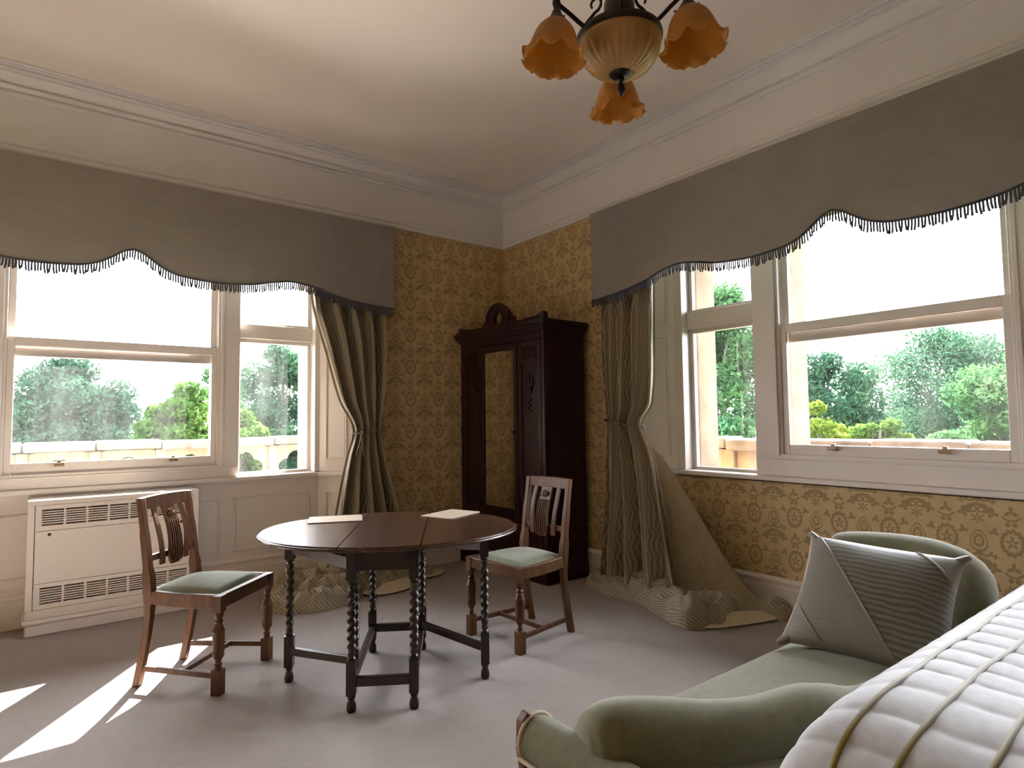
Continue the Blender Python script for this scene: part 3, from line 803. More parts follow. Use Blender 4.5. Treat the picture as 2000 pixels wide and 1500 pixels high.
# place mats
MATT = m_plain('placemat_print', (.66, .56, .43), .35, .06, 30); CORK = m_plain('placemat_board', (.30, .17, .11), .7, .1, 30)
def placemat(quad, label):
    c = Vector((sum(q[0] for q in quad)/4, sum(q[1] for q in quad)/4, 0)); e = Vector((quad[1][0]-quad[0][0]+quad[2][0]-quad[3][0], quad[1][1]-quad[0][1]+quad[2][1]-quad[3][1], 0))
    f = Vector((quad[3][0]-quad[0][0]+quad[2][0]-quad[1][0], quad[3][1]-quad[0][1]+quad[2][1]-quad[1][1], 0))
    L1, L2 = .215, .285
    r_ = empty('placemat', (c.x, c.y, TZ), math.atan2(f.y, f.x), label, 'placemat', 'placemats on the gateleg table')
    def rr(z0, z1, d, rad=.014):
        poly = []
        for sx, sy, a0 in ((1, 1, 0), (-1, 1, 90), (-1, -1, 180), (1, -1, 270)):
            for k in range(5):
                a = R(a0+k*22.5); poly.append((sx*(L2/2-d-rad)+rad*math.cos(a), sy*(L1/2-d-rad)+rad*math.sin(a)))
        return MB().prism(poly, z0, z1)
    rr(0, .003, 0).build('board', CORK, r_); rr(.003, .0055, 0).build('face', MATT, r_, bevel=.001)
placemat([(1.111, 3.254), (1.243, 3.453), (1.503, 3.342), (1.383, 3.14)], 'cream placemat on the table leaf beside the heater window')
placemat([(1.816, 2.842), (1.724, 3.117), (1.955, 3.201), (2.028, 2.918)], 'cream placemat on the table leaf beside the wardrobe')
from mathutils import noise as mnoise
# ================================================================== pelmets
PB = [(0, 2.442), (.05, 2.425), (.12, 2.375), (.2, 2.326), (.3, 2.297), (.5, 2.283), (.72, 2.296), (.9, 2.335), (1.05, 2.358), (1.17, 2.345), (1.35, 2.293), (1.6, 2.253), (1.9, 2.236)]
def pelmet(M, label, grp):
    # M: u along the wall, n out of the room (wall face at n=0), z up
    root = empty('pelmet', M @ Vector((0, -.07, 2.945)), 0, label, 'pelmet')
    T = Matrix.Translation(-(M @ Vector((0, -.07, 2.945)))) @ M
    n = 152; U = [-1.9+3.8*k/n for k in range(n+1)]; zb = [interp(PB, abs(u)) for u in U]; d0, d1 = -.143, -.125
    b = MB()
    b.rings([[T @ Vector((u, d0, z)), T @ Vector((u, d0, 2.945)), T @ Vector((u, d1, 2.945)), T @ Vector((u, d1, z))] for u, z in zip(U, zb)])
    b.build('front', PELM, root, smooth=40)
    for s in (-1, 1):
        u0, u1 = sorted((s*1.9, s*1.882)); r = MB(); r.box(u0, u1, d1, -.006, 2.236, 2.945, T); r.build('return', PELM, root)
    r = MB(); r.box(-1.88, 1.88, d1, -.006, 2.925, 2.945, T); r.build('top_board', PAINT, root)
    r = MB(); r.tube([T @ Vector((u, d0-.003, z+.002)) for u, z in zip(U, zb)], .006, 6); r.build('gimp_braid', FRINGE, root, smooth=60)
    f = MB(); rg = random.Random(3); u = -1.897
    while u < 1.897:
        z = interp(PB, abs(u)); ln = .056+rg.uniform(-.008, .010); sl = rg.uniform(-.008, .008); dd = rg.uniform(-.004, .004); w_ = .0056
        rs = []
        for t in (0, .5, 1):
            c = Vector((u+sl*t*t, d0+.004+dd*t, z-ln*t)); rs.append([T @ (c+Vector((w_*x, w_*y, 0))) for x, y in ((-1, -.6), (1, -.6), (0, 1))])
        f.rings(rs); u += .0150
    tag(f.build('fringe', FRINGE, root), kind='stuff')
    return root
pelmet(Matrix(((1,0,0,.478),(0,1,0,YW),(0,0,1,0),(0,0,0,1))), 'shaped taupe fabric pelmet with fringe above the heater window', None)
pelmet(Matrix(((0,1,0,XW),(-1,0,0,1.585),(0,0,1,0),(0,0,0,1))), 'shaped taupe fabric pelmet with fringe above the window by the chaise longue', None)

# ================================================================== curtains
def curtain(W, levels, nf, phase, tie_z, pools, lin_poly, extra, label, grid_box, flare=0.0):
    # W(a, d, z): along the wall, distance from the wall into the room, height
    zs = [l[0] for l in levels]
    org = W((levels[-1][1]+levels[-1][2])/2, .1, 0)
    root = empty('curtain', org, 0, label, 'curtain'); iv = Matrix.Translation(-Vector(org))
    L_ = sorted((l[0], l[1]) for l in levels); H_ = sorted((l[0], l[2]) for l in levels); D_ = sorted((l[0], l[3]) for l in levels); A_ = sorted((l[0], l[4]) for l in levels)
    ztop, zlow = zs[0], zs[-1]
    width = 1.25
    def fn(s, t):
        z = lerp(ztop, zlow, t); a0, a1 = interp(L_, z), interp(H_, z); dc, am = interp(D_, z), interp(A_, z)
        sw = s**1.12; ph = 2*PI*nf*sw+phase
        f = math.sin(ph)*(1.15+.35*math.sin(ph*.5+2))+.30*math.sin(2*ph+.7+z)+.14*math.sin(3.1*ph+z*3)
        a = lerp(a0, a1, s)+.012*math.sin(ph*1.0+1.6)*(am/.05)
        d = dc+am*f*.95+.014*mnoise.noise(Vector((s*6, z*2.2, phase)))
        if s < .06: d -= .02*(1-s/.06)
        k_ = min(1, max(0, (z-2.05)/.15)); d = lerp(d, min(d, .112), k_) if d > .112 else d
        return iv @ Vector(W(a, max(.012, d), z))
    b = MB(); b.grid(fn, 150, 90, lambda s, t: (s*width, t*(ztop-zlow)))
    b.build('drape', CURT, root, smooth=180, solid=.004)
    # lining seen along the leading edge
    def lf(s, t):
        z = lerp(ztop, zlow, t); a0 = interp(L_, z); p = fn(0, t)-iv.translation
        return iv @ (Vector(W(a0+.016-.024*s, max(.012, interp(D_, z)-.030+.012*s), z)))
    b = MB(); b.grid(lf, 3, 60); b.build('lining_edge', LINB, root, smooth=180, solid=.003)
    # pooled cloth: folds as ridges of a height field on the carpet
    x0, x1, y0, y1 = grid_box; st = .0125; nx, ny = int((x1-x0)/st), int((y1-y0)/st)
    def seg(px, py, P, Q):
        dx, dy = Q[0]-P[0], Q[1]-P[1]; t = max(0, min(1, ((px-P[0])*dx+(py-P[1])*dy)/(dx*dx+dy*dy)))
        return math.hypot(px-P[0]-t*dx, py-P[1]-t*dy), t
    def height(px, py):
        tot = 0; nz = mnoise.noise(Vector((px*5, py*5, 1.7)))*.035
        for pts, h, w_ in pools:
            dm = min(seg(px, py, pts[i], pts[i+1])[0] for i in range(len(pts)-1))+nz
            q = dm/w_
            if q < 1: tot = max(tot, h*math.sqrt(max(0, 1-max(0, q)**2))*(1+.18*mnoise.noise(Vector((px*9, py*9, h*30)))))
        if tot > .02: tot += min(1, tot/.08)*(.040*(1-abs(mnoise.noise(Vector((px*11+py*7, py*10-px*4, 4.2))))*2.2)+.016*mnoise.noise(Vector((px*30, py*26, 1))) - .022)
        return tot
    Z = [[height(x0+i*st, y0+j*st) for i in range(nx+1)] for j in range(ny+1)]
    vs = []; idx = {}; fs = []; uvs = []
    def vid(i, j):
        if (i, j) not in idx:
            idx[(i, j)] = len(vs); vs.append(iv @ Vector((x0+i*st, y0+j*st, max(.002, Z[j][i]))))
        return idx[(i, j)]
    for j in range(ny):
        for i in range(nx):
            if max(Z[j][i], Z[j][i+1], Z[j+1][i], Z[j+1][i+1]) > 0:
                q = ((i, j), (i+1, j), (i+1, j+1), (i, j+1)); fs.append(tuple(vid(*c) for c in q))
                uvs.append(tuple(((x0+c[0]*st)*.9+Z[c[1]][c[0]]*1.1, (y0+c[1]*st)*.9+Z[c[1]][c[0]]*.8) for c in q))
    b = MB(); b.add(vs, fs, uvs); b.build('pooled_hem', CURT, root, smooth=180)
    for k, poly in enumerate(lin_poly):
        b = MB(); n = len(poly); c = Vector((sum(p[0] for p in poly)/n, sum(p[1] for p in poly)/n, .03))
        V = [iv @ Vector((p[0], p[1], p[2])) for p in poly]+[iv @ c]
        b.add(V, [(i, (i+1) % n, n) for i in range(n)]); b.build('lining_hem', LINING, root, smooth=180, solid=.004, sub=2)
    for rows in extra:
        b = MB(); n = len(rows[0]); b.rings([[iv @ Vector(p) for p in r] for r in rows], cap=False, closed=False); b.build('lining', LINB, root, smooth=180, solid=.004, sub=1)
    # rope tieback with loops
    a0, a1, dc = interp(L_, tie_z), interp(H_, tie_z), interp(D_, tie_z)
    return root, iv, a0, a1, dc
LINB = m_cloth('shaded_lining', (.42, .35, .24), .8, .05, .1)  # cream lining again, with its shade put into a darker colour
ROPE = m_plain('bronze_cord', (.22, .16, .11), .7, .25, 60, .4)
def tieback(W, a0, a1, dc, z, knot, label, wall_side):
    org = W((a0+a1)/2, dc, z); root = empty('curtain_tieback', org, 0, label, 'tieback'); iv = Matrix.Translation(-Vector(org))
    rx, rd = (a1-a0)/2+.012, .085
    pts = []
    for k in range(41):
        t = 2*PI*k/40; pts.append(iv @ Vector(W((a0+a1)/2+rx*math.cos(t), dc+rd*math.sin(t), z+.022*math.cos(t)+.006*math.sin(5*t))))
    for off in (0, PI):
        tw = []
        for k in range(161):
            t = k/160*40; i = min(39, int(t)); p = pts[i].lerp(pts[i+1], t-i); an = k*.9+off
            tw.append(p+Vector((0, 0, .005*math.cos(an)))+(p.normalized()*.005*math.sin(an)))
        MB().tube(tw, .0052, 6).build('cord', ROPE, root, smooth=60)
    ka = knot; kb = MB(); c = Vector(W(ka, dc+rd+.006, z-.01))
    for q, (da, dz, s) in enumerate(((.03, .02, 1), (-.03, .02, -1), (.012, -.02, 1))):
        loop = [iv @ (c+(Vector(W(ka+da*math.sin(t)*1.0, 0, 0))-Vector(W(ka, 0, 0)))+Vector((0, 0, dz*(1-math.cos(t))*.6))) for t in [2*PI*k/14 for k in range(15)]]
        kb.tube(loop, .0055, 6)
    kb.lathe([(.001, -.02), (.014, -.012), (.016, 0), (.014, .012), (.001, .02)], 10, iv @ Matrix.Translation(c))
    for da in (-.012, .004):
        kb.tube([iv @ (Vector(W(ka+da*k, dc+rd+.004-.012*k/4, z-.02-.045*k))) for k in range(5)], .006, 6)
    kb.build('knot', ROPE, root, smooth=60)
    h = MB(); h.tube([iv @ Vector(W(a1+.03, d, z+.03)) for d in (0.0, .04, .08)], .006, 8); h.tube([iv @ Vector(W(a1+.03-.02*math.sin(t), .08, z+.03+.03*(1-math.cos(t)))) for t in (0, .5, 1, 1.5, 2)], .005, 8); h.build('hook', BRASS, root, smooth=50)
    tag(root, label, 'tieback')
WL = lambda a, d, z: (a, YW-d, z)
WR = lambda a, d, z: (XW-d, a, z)
cl = curtain(WL, [(2.86, 1.66, 2.35, .07, .045), (2.27, 1.70, 2.33, .085, .055), (1.83, 1.816, 2.32, .095, .055), (1.46, 1.924, 2.30, .10, .045), (1.205, 2.045, 2.275, .10, .028), (1.0, 1.985, 2.31, .11, .04), (.57, 1.885, 2.41, .14, .06), (.25, 1.82, 2.46, .18, .07), (.04, 1.75, 2.50, .22, .07)],
   4.3, .9, 1.205,
   [([(1.42, 4.60), (1.37, 4.42), (1.50, 4.29), (1.74, 4.30)], .105, .12), ([(1.47, 4.66), (1.72, 4.54), (1.98, 4.56)], .19, .10), ([(1.58, 4.44), (1.85, 4.38), (1.97, 4.5), (2.05, 4.66)], .17, .10),
    ([(2.0, 4.42), (2.3, 4.52), (2.56, 4.58)], .085, .10), ([(2.1, 4.62), (2.45, 4.66)], .14, .10)],
   [[(1.86, 4.30, .02), (2.06, 4.185, .012), (2.28, 4.24, .01), (2.45, 4.33, .03), (2.46, 4.44, .05), (2.2, 4.42, .05), (1.98, 4.38, .06)], [(2.44, 4.40, .03), (2.62, 4.42, .01), (2.85, 4.575, .008), (2.68, 4.63, .03), (2.48, 4.58, .05)]],
   [], 'olive wavy striped curtain tied back beside the heater window', (1.15, 2.8, 4.1, 4.80))
tieback(WL, cl[2], cl[3], .10, 1.205, 2.075, 'twisted cord tieback round the curtain beside the heater window', 1)
cr = curtain(WR, [(2.86, 2.88, 3.45, .07, .045), (2.22, 2.912, 3.435, .09, .055), (1.72, 2.915, 3.42, .10, .05), (1.40, 2.945, 3.40, .10, .045), (1.249, 3.045, 3.385, .10, .035), (1.0, 2.93, 3.385, .12, .045), (.55, 2.80, 3.38, .16, .06), (.3, 2.72, 3.37, .20, .07), (.04, 2.64, 3.36, .24, .06)],
   3.6, 2.2, 1.249,
   [([(3.52, 3.44), (3.42, 3.37), (3.41, 3.1), (3.42, 2.85)], .105, .095), ([(3.45, 3.0), (3.40, 2.72), (3.33, 2.52), (3.27, 2.42)], .17, .12),
    ([(3.27, 2.41), (3.36, 2.33), (3.5, 2.36)], .11, .085), ([(3.52, 2.85), (3.62, 2.5), (3.72, 2.3), (3.80, 2.16)], .10, .10), ([(3.42, 2.62), (3.56, 2.4)], .14, .08)],
   [[(3.24, 2.36, .03), (3.19, 2.30, .008), (3.33, 2.22, .01), (3.6, 2.13, .012), (3.85, 2.06, .012), (3.80, 2.14, .05), (3.56, 2.26, .06), (3.38, 2.32, .07)]],
   [[[(3.60, 3.12, 1.12), (3.62, 3.04, 1.09), (3.64, 2.95, 1.06)], [(3.58, 3.0, .75), (3.64, 2.80, .72), (3.70, 2.72, .70)], [(3.54, 2.92, .40), (3.64, 2.64, .38), (3.74, 2.50, .36)], [(3.52, 2.9, .15), (3.66, 2.52, .13), (3.80, 2.34, .11)], [(3.52, 2.72, .05), (3.68, 2.42, .04), (3.86, 2.18, .02)]]],
   'olive wavy striped curtain tied back between the wardrobe and the sash window', (3.08, 3.90, 1.98, 3.58))
tieback(WR, cr[2], cr[3], .10, 1.249, 3.175, 'twisted cord tieback round the curtain beside the wardrobe', 1)

# ================================================================== ceiling light
lc = Vector((1.645, 1.461, 0))
root = empty('ceiling_light', (lc.x, lc.y, CEIL), 0, 'bronze three arm ceiling light with amber ruffled glass shades', 'ceiling light')
iv = Matrix.Translation((0, 0, -CEIL))
b = MB(); b.lathe([(.06, CEIL), (.062, CEIL-.012), (.045, CEIL-.03), (.014, CEIL-.045), (.011, CEIL-.06)], 24, iv); b.tube([iv @ Vector((0, 0, z)) for z in (CEIL-.05, 3.2, 2.82)], .011, 12)
b.lathe([(.012, 2.98), (.03, 2.95), (.035, 2.92), (.02, 2.88), (.04, 2.84), (.055, 2.80), (.058, 2.74), (.05, 2.70)], 20, iv)
b.build('stem', BRONZE, root, smooth=50)
b = MB(); b.lathe([(.135, 2.682), (.150, 2.680), (.154, 2.668), (.152, 2.654), (.144, 2.650), (.135, 2.660)], 48, iv, cap=False); b.rings([[iv @ Vector((r*math.cos(2*PI*i/48), r*math.sin(2*PI*i/48), z)) for i in range(48)] for r, z in ((.05, 2.705), (.137, 2.682))], cap=False); b.build('rim', BRONZE, root, smooth=60)
b = MB(); prof = [(.147, 2.660), (.146, 2.640), (.140, 2.616), (.128, 2.590), (.109, 2.566), (.084, 2.548), (.058, 2.538), (.036, 2.534)]
rs = []
for r, z in prof:
    rs.append([iv @ Vector(((r+.0030*math.cos(i*PI/2)*min(1, (2.66-z)*12))*math.cos(2*PI*i/112), (r+.0030*math.cos(i*PI/2)*min(1, (2.66-z)*12))*math.sin(2*PI*i/112), z)) for i in range(112)])
b.rings(rs, cap=False); b.build('bowl', AMBERB, root, smooth=180, solid=.004)
b = MB(); b.lathe([(.040, 2.540), (.042, 2.532), (.030, 2.524), (.012, 2.520), (.016, 2.508), (.009, 2.498), (.014, 2.486), (.017, 2.474), (.010, 2.458), (.001, 2.448)], 20, iv); b.build('finial', BRONZE, root, smooth=50)
AR = .257
for k, a in enumerate((45, 165, -75)):
    ca, sa = math.cos(R(a)), math.sin(R(a)); D3 = lambda r, z: iv @ Vector((r*ca, r*sa, z))
    m_ = MB(); m_.tube([D3(r, z) for r, z in ((.14, 2.672), (.17, 2.688), (.20, 2.706), (.23, 2.722), (AR-.004, 2.733))], .008, 10)
    m_.lathe([(.001, 2.750), (.013, 2.744), (.015, 2.734), (.012, 2.724), (.010, 2.712), (.016, 2.704), (.018, 2.694), (.026, 2.682), (.036, 2.666), (.040, 2.658), (.034, 2.656)], 18, iv @ Matrix.Translation((AR*ca, AR*sa, 0)))
    for q in range(3):
        t = 2*PI*q/3+.4; m_.tube([iv @ Vector((AR*ca+r*math.cos(t), AR*sa+r*math.sin(t), 2.661)) for r in (.034, .044, .048)], .0028, 6)
    arm = m_.build('arm', BRONZE, root, smooth=50)
    s_ = MB(); a2 = a+60; c2, s2 = math.cos(R(a2)), math.sin(R(a2)); pts = []
    for q in range(26):
        t = q/25
        if t < .6: r, z = lerp(.145, .10, t/.6)+.05*math.sin(t/.6*PI), 2.678+.13*(t/.6)
        else:
            an = (t-.6)/.4*1.7*PI; rr = .032*(1-.55*(t-.6)/.4); r, z = .10-rr*math.sin(an), 2.808+.032-rr*math.cos(an)
        pts.append(iv @ Vector((r*c2, r*s2, z)))
    s_.tube(pts, lambda t: .0075-.003*t, 8); s_.build('scroll', BRONZE, root, smooth=60)
    # ruffled bell shade, tipped a little outward
    Ms = iv @ Matrix.Translation((AR*ca, AR*sa, 2.666)) @ Matrix.Rotation(R(a), 4, 'Z') @ Matrix.Rotation(R(-7), 4, 'Y')
    sh = MB(); nr, ns = 26, 96; rs = []
    sp = [(0, .032, 0), (.1, .044, -.010), (.3, .066, -.040), (.55, .081, -.083), (.8, .092, -.122), (.92, .100, -.137), (1, .108, -.144)]
    for j in range(nr+1):
        t = j/nr; r0 = interp([(p[0], p[1]) for p in sp], t); z0 = interp([(p[0], p[2]) for p in sp], t); e = max(0, (t-.62)/.38)**1.6; ring = []
        for i in range(ns):
            th = 2*PI*i/ns; c8 = math.cos(9*th)
            rr = r0+e*.009*c8; zz = z0+e*(.010*c8+.004*math.cos(18*th))
            ring.append(Ms @ Vector((rr*math.cos(th), rr*math.sin(th), zz)))
        rs.append(ring)
    sh.rings(rs, cap=False); so_ = sh.build('shade', AMBER, root, smooth=180, solid=.003)
    bl = MB(); bl.lathe([(.013, .0), (.013, -.03), (.024, -.055), (.028, -.075), (.022, -.095), (.001, -.104)], 16, Ms); bl.build('bulb', BULB, so_, smooth=60) if False else None

# ================================================================== chaise longue
root = empty('chaise_longue', (1.9, 1.05, 0), 0, 'sage green velvet chaise longue with low rolled back and raised head end', 'chaise longue')
iv = Matrix.Translation((-1.9, -1.05, 0))
CY = 1.272; SZ = .425
def seatfn(u, v):
    # u along, v across from far front edge
    x = lerp(1.13, 2.90, u); prof = [(CY-.004, .20), (CY, .30), (CY, .375), (CY-.006, .40), (CY-.022, .417), (CY-.06, SZ+.004), (CY-.16, SZ+.018), (CY-.28, SZ+.02), (CY-.42, SZ+.01), (.80, SZ-.01)]
    k = v*(len(prof)-1); i = min(len(prof)-2, int(k)); f = k-i
    y, z = lerp(prof[i][0], prof[i+1][0], f), lerp(prof[i][1], prof[i+1][1], f)
    y2 = y-.5*max(0, .30-(x-1.13))*0 
    return iv @ Vector((x, y2, z))
b = MB(); b.grid(seatfn, 40, 27); b.build('seat', VELVET, root, smooth=180, solid=.01)
def upholstery(path, name):
    # path rows: x, y, crest z, roll radius; section is a scroll over a panel
    P = [Vector((p[0], p[1], 0)) for p in path]; rs = []
    for k, p in enumerate(path):
        d = (P[min(k+1, len(P)-1)]-P[max(0, k-1)]).normalized(); n = Vector((d.y, -d.x, 0))   # n = outward (right of travel)
        r, zc = p[3], p[2]-p[3]; ring = []
        ring.append(P[k]-n*(r*.45)+Vector((0, 0, .22)))
        ring.append(P[k]-n*(r*.55)+Vector((0, 0, zc-r*1.1)))
        for a in range(200, -61, -20): ring.append(P[k]+n*(r*math.cos(R(a)))+Vector((0, 0, zc+r*math.sin(R(a)))))
        ring.append(P[k]+n*(r*.42)+Vector((0, 0, zc-r*1.5))); ring.append(P[k]+n*(r*.62)+Vector((0, 0, lerp(.22, zc-r, .45)))); ring.append(P[k]+n*(r*.5)+Vector((0, 0, .22)))
        rs.append([iv @ q for q in ring])
    return MB().rings(rs).build(name, VELVET, root, smooth=50)
def densify(path, m=6):
    out = []; xs = list(range(len(path)))
    for k in range((len(path)-1)*m+1):
        t = k/m; i = min(int(t), len(path)-2); f = t-i
        p0, p1, p2, p3 = path[max(0, i-1)], path[i], path[i+1], path[min(len(path)-1, i+2)]
        out.append(tuple(.5*((2*b_)+(c_-a_)*f+(2*a_-5*b_+4*c_-d_)*f*f+(3*b_-a_-3*c_+d_)*f**3) for a_, b_, c_, d_ in zip(p0, p1, p2, p3)))
    return out
back = [(1.085, 1.135, .530, .055), (1.11, 1.125, .560, .088), (1.17, 1.095, .578, .100), (1.27, 1.045, .572, .098), (1.40, .975, .552, .090), (1.52, .918, .548, .086), (1.66, .872, .556, .085), (1.76, .850, .540, .080), (1.88, .838, .505, .072), (2.05, .83, .485, .068), (2.5, .83, .485, .068)]
upholstery(densify(back), 'back')
head = [(2.60, .84, .50, .06), (2.70, .825, .60, .085), (2.79, .83, .685, .098), (2.87, .86, .742, .106), (2.92, .94, .768, .11), (2.93, 1.06, .776, .11), (2.90, 1.2, .774, .106), (2.85, 1.30, .764, .10), (2.83, 1.335, .74, .082)]
upholstery(densify(head), 'head_rest')
# foot bolster and frame
pts = [iv @ Vector((1.088, y, .428)) for y in (1.325, 1.31, 1.29, 1.26, 1.22, 1.17, 1.12, 1.05, .98)]
b = MB(); b.tube(pts, lambda t: .062*min(1, .55+t*5.5), 18); b.build('foot_bolster', VELVET, root, smooth=60)
b = MB(); b.tube([iv @ Vector((1.09+.062*math.sin(a)-.002, 1.318, .428-.064*math.cos(a)*1.0)) for a in [2*PI*k/24 for k in range(25)]], .005, 6); b.tube([iv @ Vector((1.028, y, .392)) for y in (1.32, 1.2, 1.1, 1.0)], .006, 6); b.build('braid', LINING, root, smooth=60)
REDW = m_wood('red_mahogany', (.060, .016, .012), (.14, .040, .028), .4)
b = MB(); P_ = [(1.048, .25), (1.125, .25), (1.125, .30), (1.10, .36), (1.10, .44), (1.083, .487), (1.062, .50), (1.042, .480), (1.04, .40), (1.052, .33)]
n = len(P_); V = [iv @ Vector((x, y, z)) for y in (1.318, 1.352) for x, z in P_]
b.add(V, [tuple(range(n)), tuple(range(2*n-1, n-1, -1))]+[(i, n+i, n+(i+1) % n, (i+1) % n) for i in range(n)]); b.build('facing', REDW, root, bevel=.006)
b = MB(); b.box(1.06, 2.88, 1.215, 1.262, .16, .235, iv); b.box(1.06, 2.88, .80, .85, .16, .235, iv); b.box(1.06, 1.12, .85, 1.215, .16, .235, iv); b.box(2.82, 2.88, .85, 1.215, .16, .235, iv); b.build('frame', REDW, root, bevel=.006)
for x, y in ((1.09, 1.24), (2.85, 1.24), (1.09, .825), (2.85, .825)):
    b = MB(); b.lathe([(.014, 0), (.018, .02), (.022, .05), (.018, .075), (.028, .09), (.030, .11), (.022, .125), (.032, .14), (.034, .165)], 16, iv @ Matrix.Translation((x, y, 0))); b.build('leg', REDW, root, smooth=50)

# cushion leaning on the head rest
PLAINC = (.150, .138, .108)
m, nt, p = new_mat('silk_and_stripe_cushion'); Ex.nt = nt
uvc = coord(nt, 'UV'); u_, v_, w_ = xyz(nt, uvc)
n3 = noise(nt, 3, 2, uvc); n1 = noise(nt, 7, 2, uvc); nl = noise(nt, 1, 3, scaled(nt, uvc, (6, 160, 1)))
st_ = (((v_*2*PI/.046)+(u_*9.0+Ex(n3)*5).sin()*.9+Ex(n1)*6.0).sin()*2.0+.5).clamp()
cst = mixc(nt, st_, (.085, .078, .056), (.150, .142, .108)); cpl = ramp(nt, nl, tuple(c*.9 for c in PLAINC), tuple(c*1.25 for c in PLAINC), .3, .7)
inst = (u_*.92+v_*.62-.665).gt(0.0)*(u_*.93+v_*.75-1.43).lt(0.0)
nt.links.new(mixc(nt, inst, cpl, cst), p.inputs['Base Color']); setp(p, .45, .4, 0, .2)
CUSH = m
TL, TR, BL = Vector((2.560, 1.285, .792)), Vector((2.65, .775, .765)), Vector((2.20, 1.240, .452))
ex = (TR-TL); ey = (TL-BL); nz_ = ex.cross(ey).normalized()
if nz_.x > 0: nz_ = -nz_
cushc = BL+ex*.5+ey*.5
root = empty('cushion', (cushc.x, cushc.y, BL.z), 0, 'grey green silk cushion with a wavy striped band on the chaise longue', 'cushion'); iv = Matrix.Translation((-cushc.x, -cushc.y, -BL.z))
def cfn(s):
    def f(u, v):
        a, c = 2*u-1, 2*v-1
        ed = (max(0, 1-a*a)*max(0, 1-c*c))
        pinch = 1-.075*(1-abs(c)**2)*abs(a)**3; pinc2 = 1-.075*(1-abs(a)**2)*abs(c)**3
        q = BL+ex*(.5+.5*a*pinch)+ey*(.5+.5*c*pinc2)+nz_*s*(.082*ed**.45+.004*mnoise.noise(Vector((u*5, v*5, 2)))*ed**.3)
        return iv @ q
    return f
b = MB(); uvf = lambda u, v: (u, v)
b.grid(cfn(1), 40, 40, uvf); b.grid(cfn(-1), 40, 40, uvf); b.build('cover', CUSH, root, smooth=180)
for (ua, va), (ub, vb) in (((.07, .97), (.70, .04)), ((.02, .33), (.27, .03)), ((.72, .97), (.965, .74))):
    b = MB(); f1 = cfn(1); b.tube([f1(lerp(ua, ub, k/20), lerp(va, vb, k/20)) for k in range(21)], .0045, 6); b.build('braid', ROPE2 if False else m, root, smooth=60)
b = MB(); b.tube([cfn(1)(0, k/24) for k in range(25)], .004, 6); b.build('piping', LINING, root, smooth=60)
for cu_, cv_ in ((0, 1), (1, 1), (0, 0), (1, 0)):
    b = MB(); c = cfn(1)(cu_, cv_); o_ = (c-iv @ cushc).normalized()
    b.tube([c-o_*.035, c-o_*.012, c+o_*.004, c+o_*.012], lambda t: .019*(1-t*.55), 10); b.build('corner_ear', m, root, smooth=60)

# ================================================================== bed and quilt
QW = m_cloth('white_quilt_cotton', (.53, .53, .535), .6, .15, slub=(30, 30, 30)); QR = m_stripe_cloth('olive_gold_ribbon', (.30, .24, .035), (.19, .145, .015), .02, .002, .05)
X0, X1, Y1, Y0b, ZT = 1.20, 3.30, .705, -.95, .692
bed = empty('bed', ((X0+X1)/2, (Y1+Y0b)/2, 0), 0, 'low divan bed under the quilted white bedspread', 'bed'); iv = Matrix.Translation((-(X0+X1)/2, -(Y1+Y0b)/2, 0))
MB().box(X0+.10, X1-.02, Y0b+.08, Y1-.075, .08, .34, iv).build('base', PELM, bed, bevel=.02)
MB().box(X0+.16, X1-.02, Y0b+.08, Y1-.09, .34, .56, iv).build('mattress', QW, bed, bevel=.06)
for x in (X0+.3, X1-.2):
    for y in (Y0b+.2, Y1-.22): MB().lathe([(.018, 0), (.024, .03), (.024, .085)], 14, iv @ Matrix.Translation((x, y, 0))).build('foot', REDW, bed, smooth=50)
spread = empty('bedspread', ((X0+X1)/2, (Y1+Y0b)/2, ZT), 0, 'white quilted bedspread with olive gold ribbon stripes on the bed', 'bedspread'); iv = Matrix.Translation((-(X0+X1)/2, -(Y1+Y0b)/2, -ZT))
def edge(s, r_in, r_dn):
    # arc length s measured inward (positive) from the fold; returns (inset from the outer face, drop)
    q = PI/2*(r_in+r_dn)/2
    if s > q: return r_in+(s-q), 0.
    if s > 0:
        a = s/q*PI/2; return r_in*(1-math.cos(a)) if False else r_in*(1-math.sin(PI/2-a)), r_dn*(1-math.sin(a))
    return 0., r_dn-s
def drape(a, c, off=0.0, puff=True):
    ix, dx = edge(a, .42, .15); iy, dy = edge(c, .13, .12)
    x, y = X0+ix, Y1-iy
    z = ZT-math.sqrt(dx*dx+dy*dy)+.012*math.sin(x*2.2+.4)*min(1, iy*4)
    if puff:
        ph = (a+.016*math.sin(c*9+a*2)+.010*math.sin(c*21))/.098; f = abs(math.sin(PI*ph)); k = .0058*(f**.42)-.002
    else: k = .0042
    nx, ny, nz = -(dx/.15 if dx < .15 else 1), (dy/.12 if dy < .12 else 1), (1-min(1, dx/.15))*(1-min(1, dy/.12))+.05
    l = math.sqrt(nx*nx+ny*ny+nz*nz); k += off
    return iv @ Vector((x+nx/l*k, y+ny/l*k, max(.05, z+nz/l*k)))
A0, A1_, C0, C1 = -.40, 1.86, -.42, 1.50
b = MB(); b.grid(lambda u, v: drape(lerp(A0, A1_, u), lerp(C0, C1, v)), 330, 150); b.build('quilt', QW, spread, smooth=180)
for c in (.015, .175, .275, .395, .56, .78, .96, 1.14):
    rs = []
    for k in range(161):
        a = lerp(A0, A1_, k/160); wob = .004*math.sin(a*14+c*9)
        rs.append([drape(a, c+wob-.0062, -.0005, False), drape(a, c+wob-.003, .0016, False), drape(a, c+wob+.003, .0016, False), drape(a, c+wob+.0062, -.0005, False)])
    MB().rings(rs, cap=False, closed=False).build('ribbon_stripe', QR, spread, smooth=180)
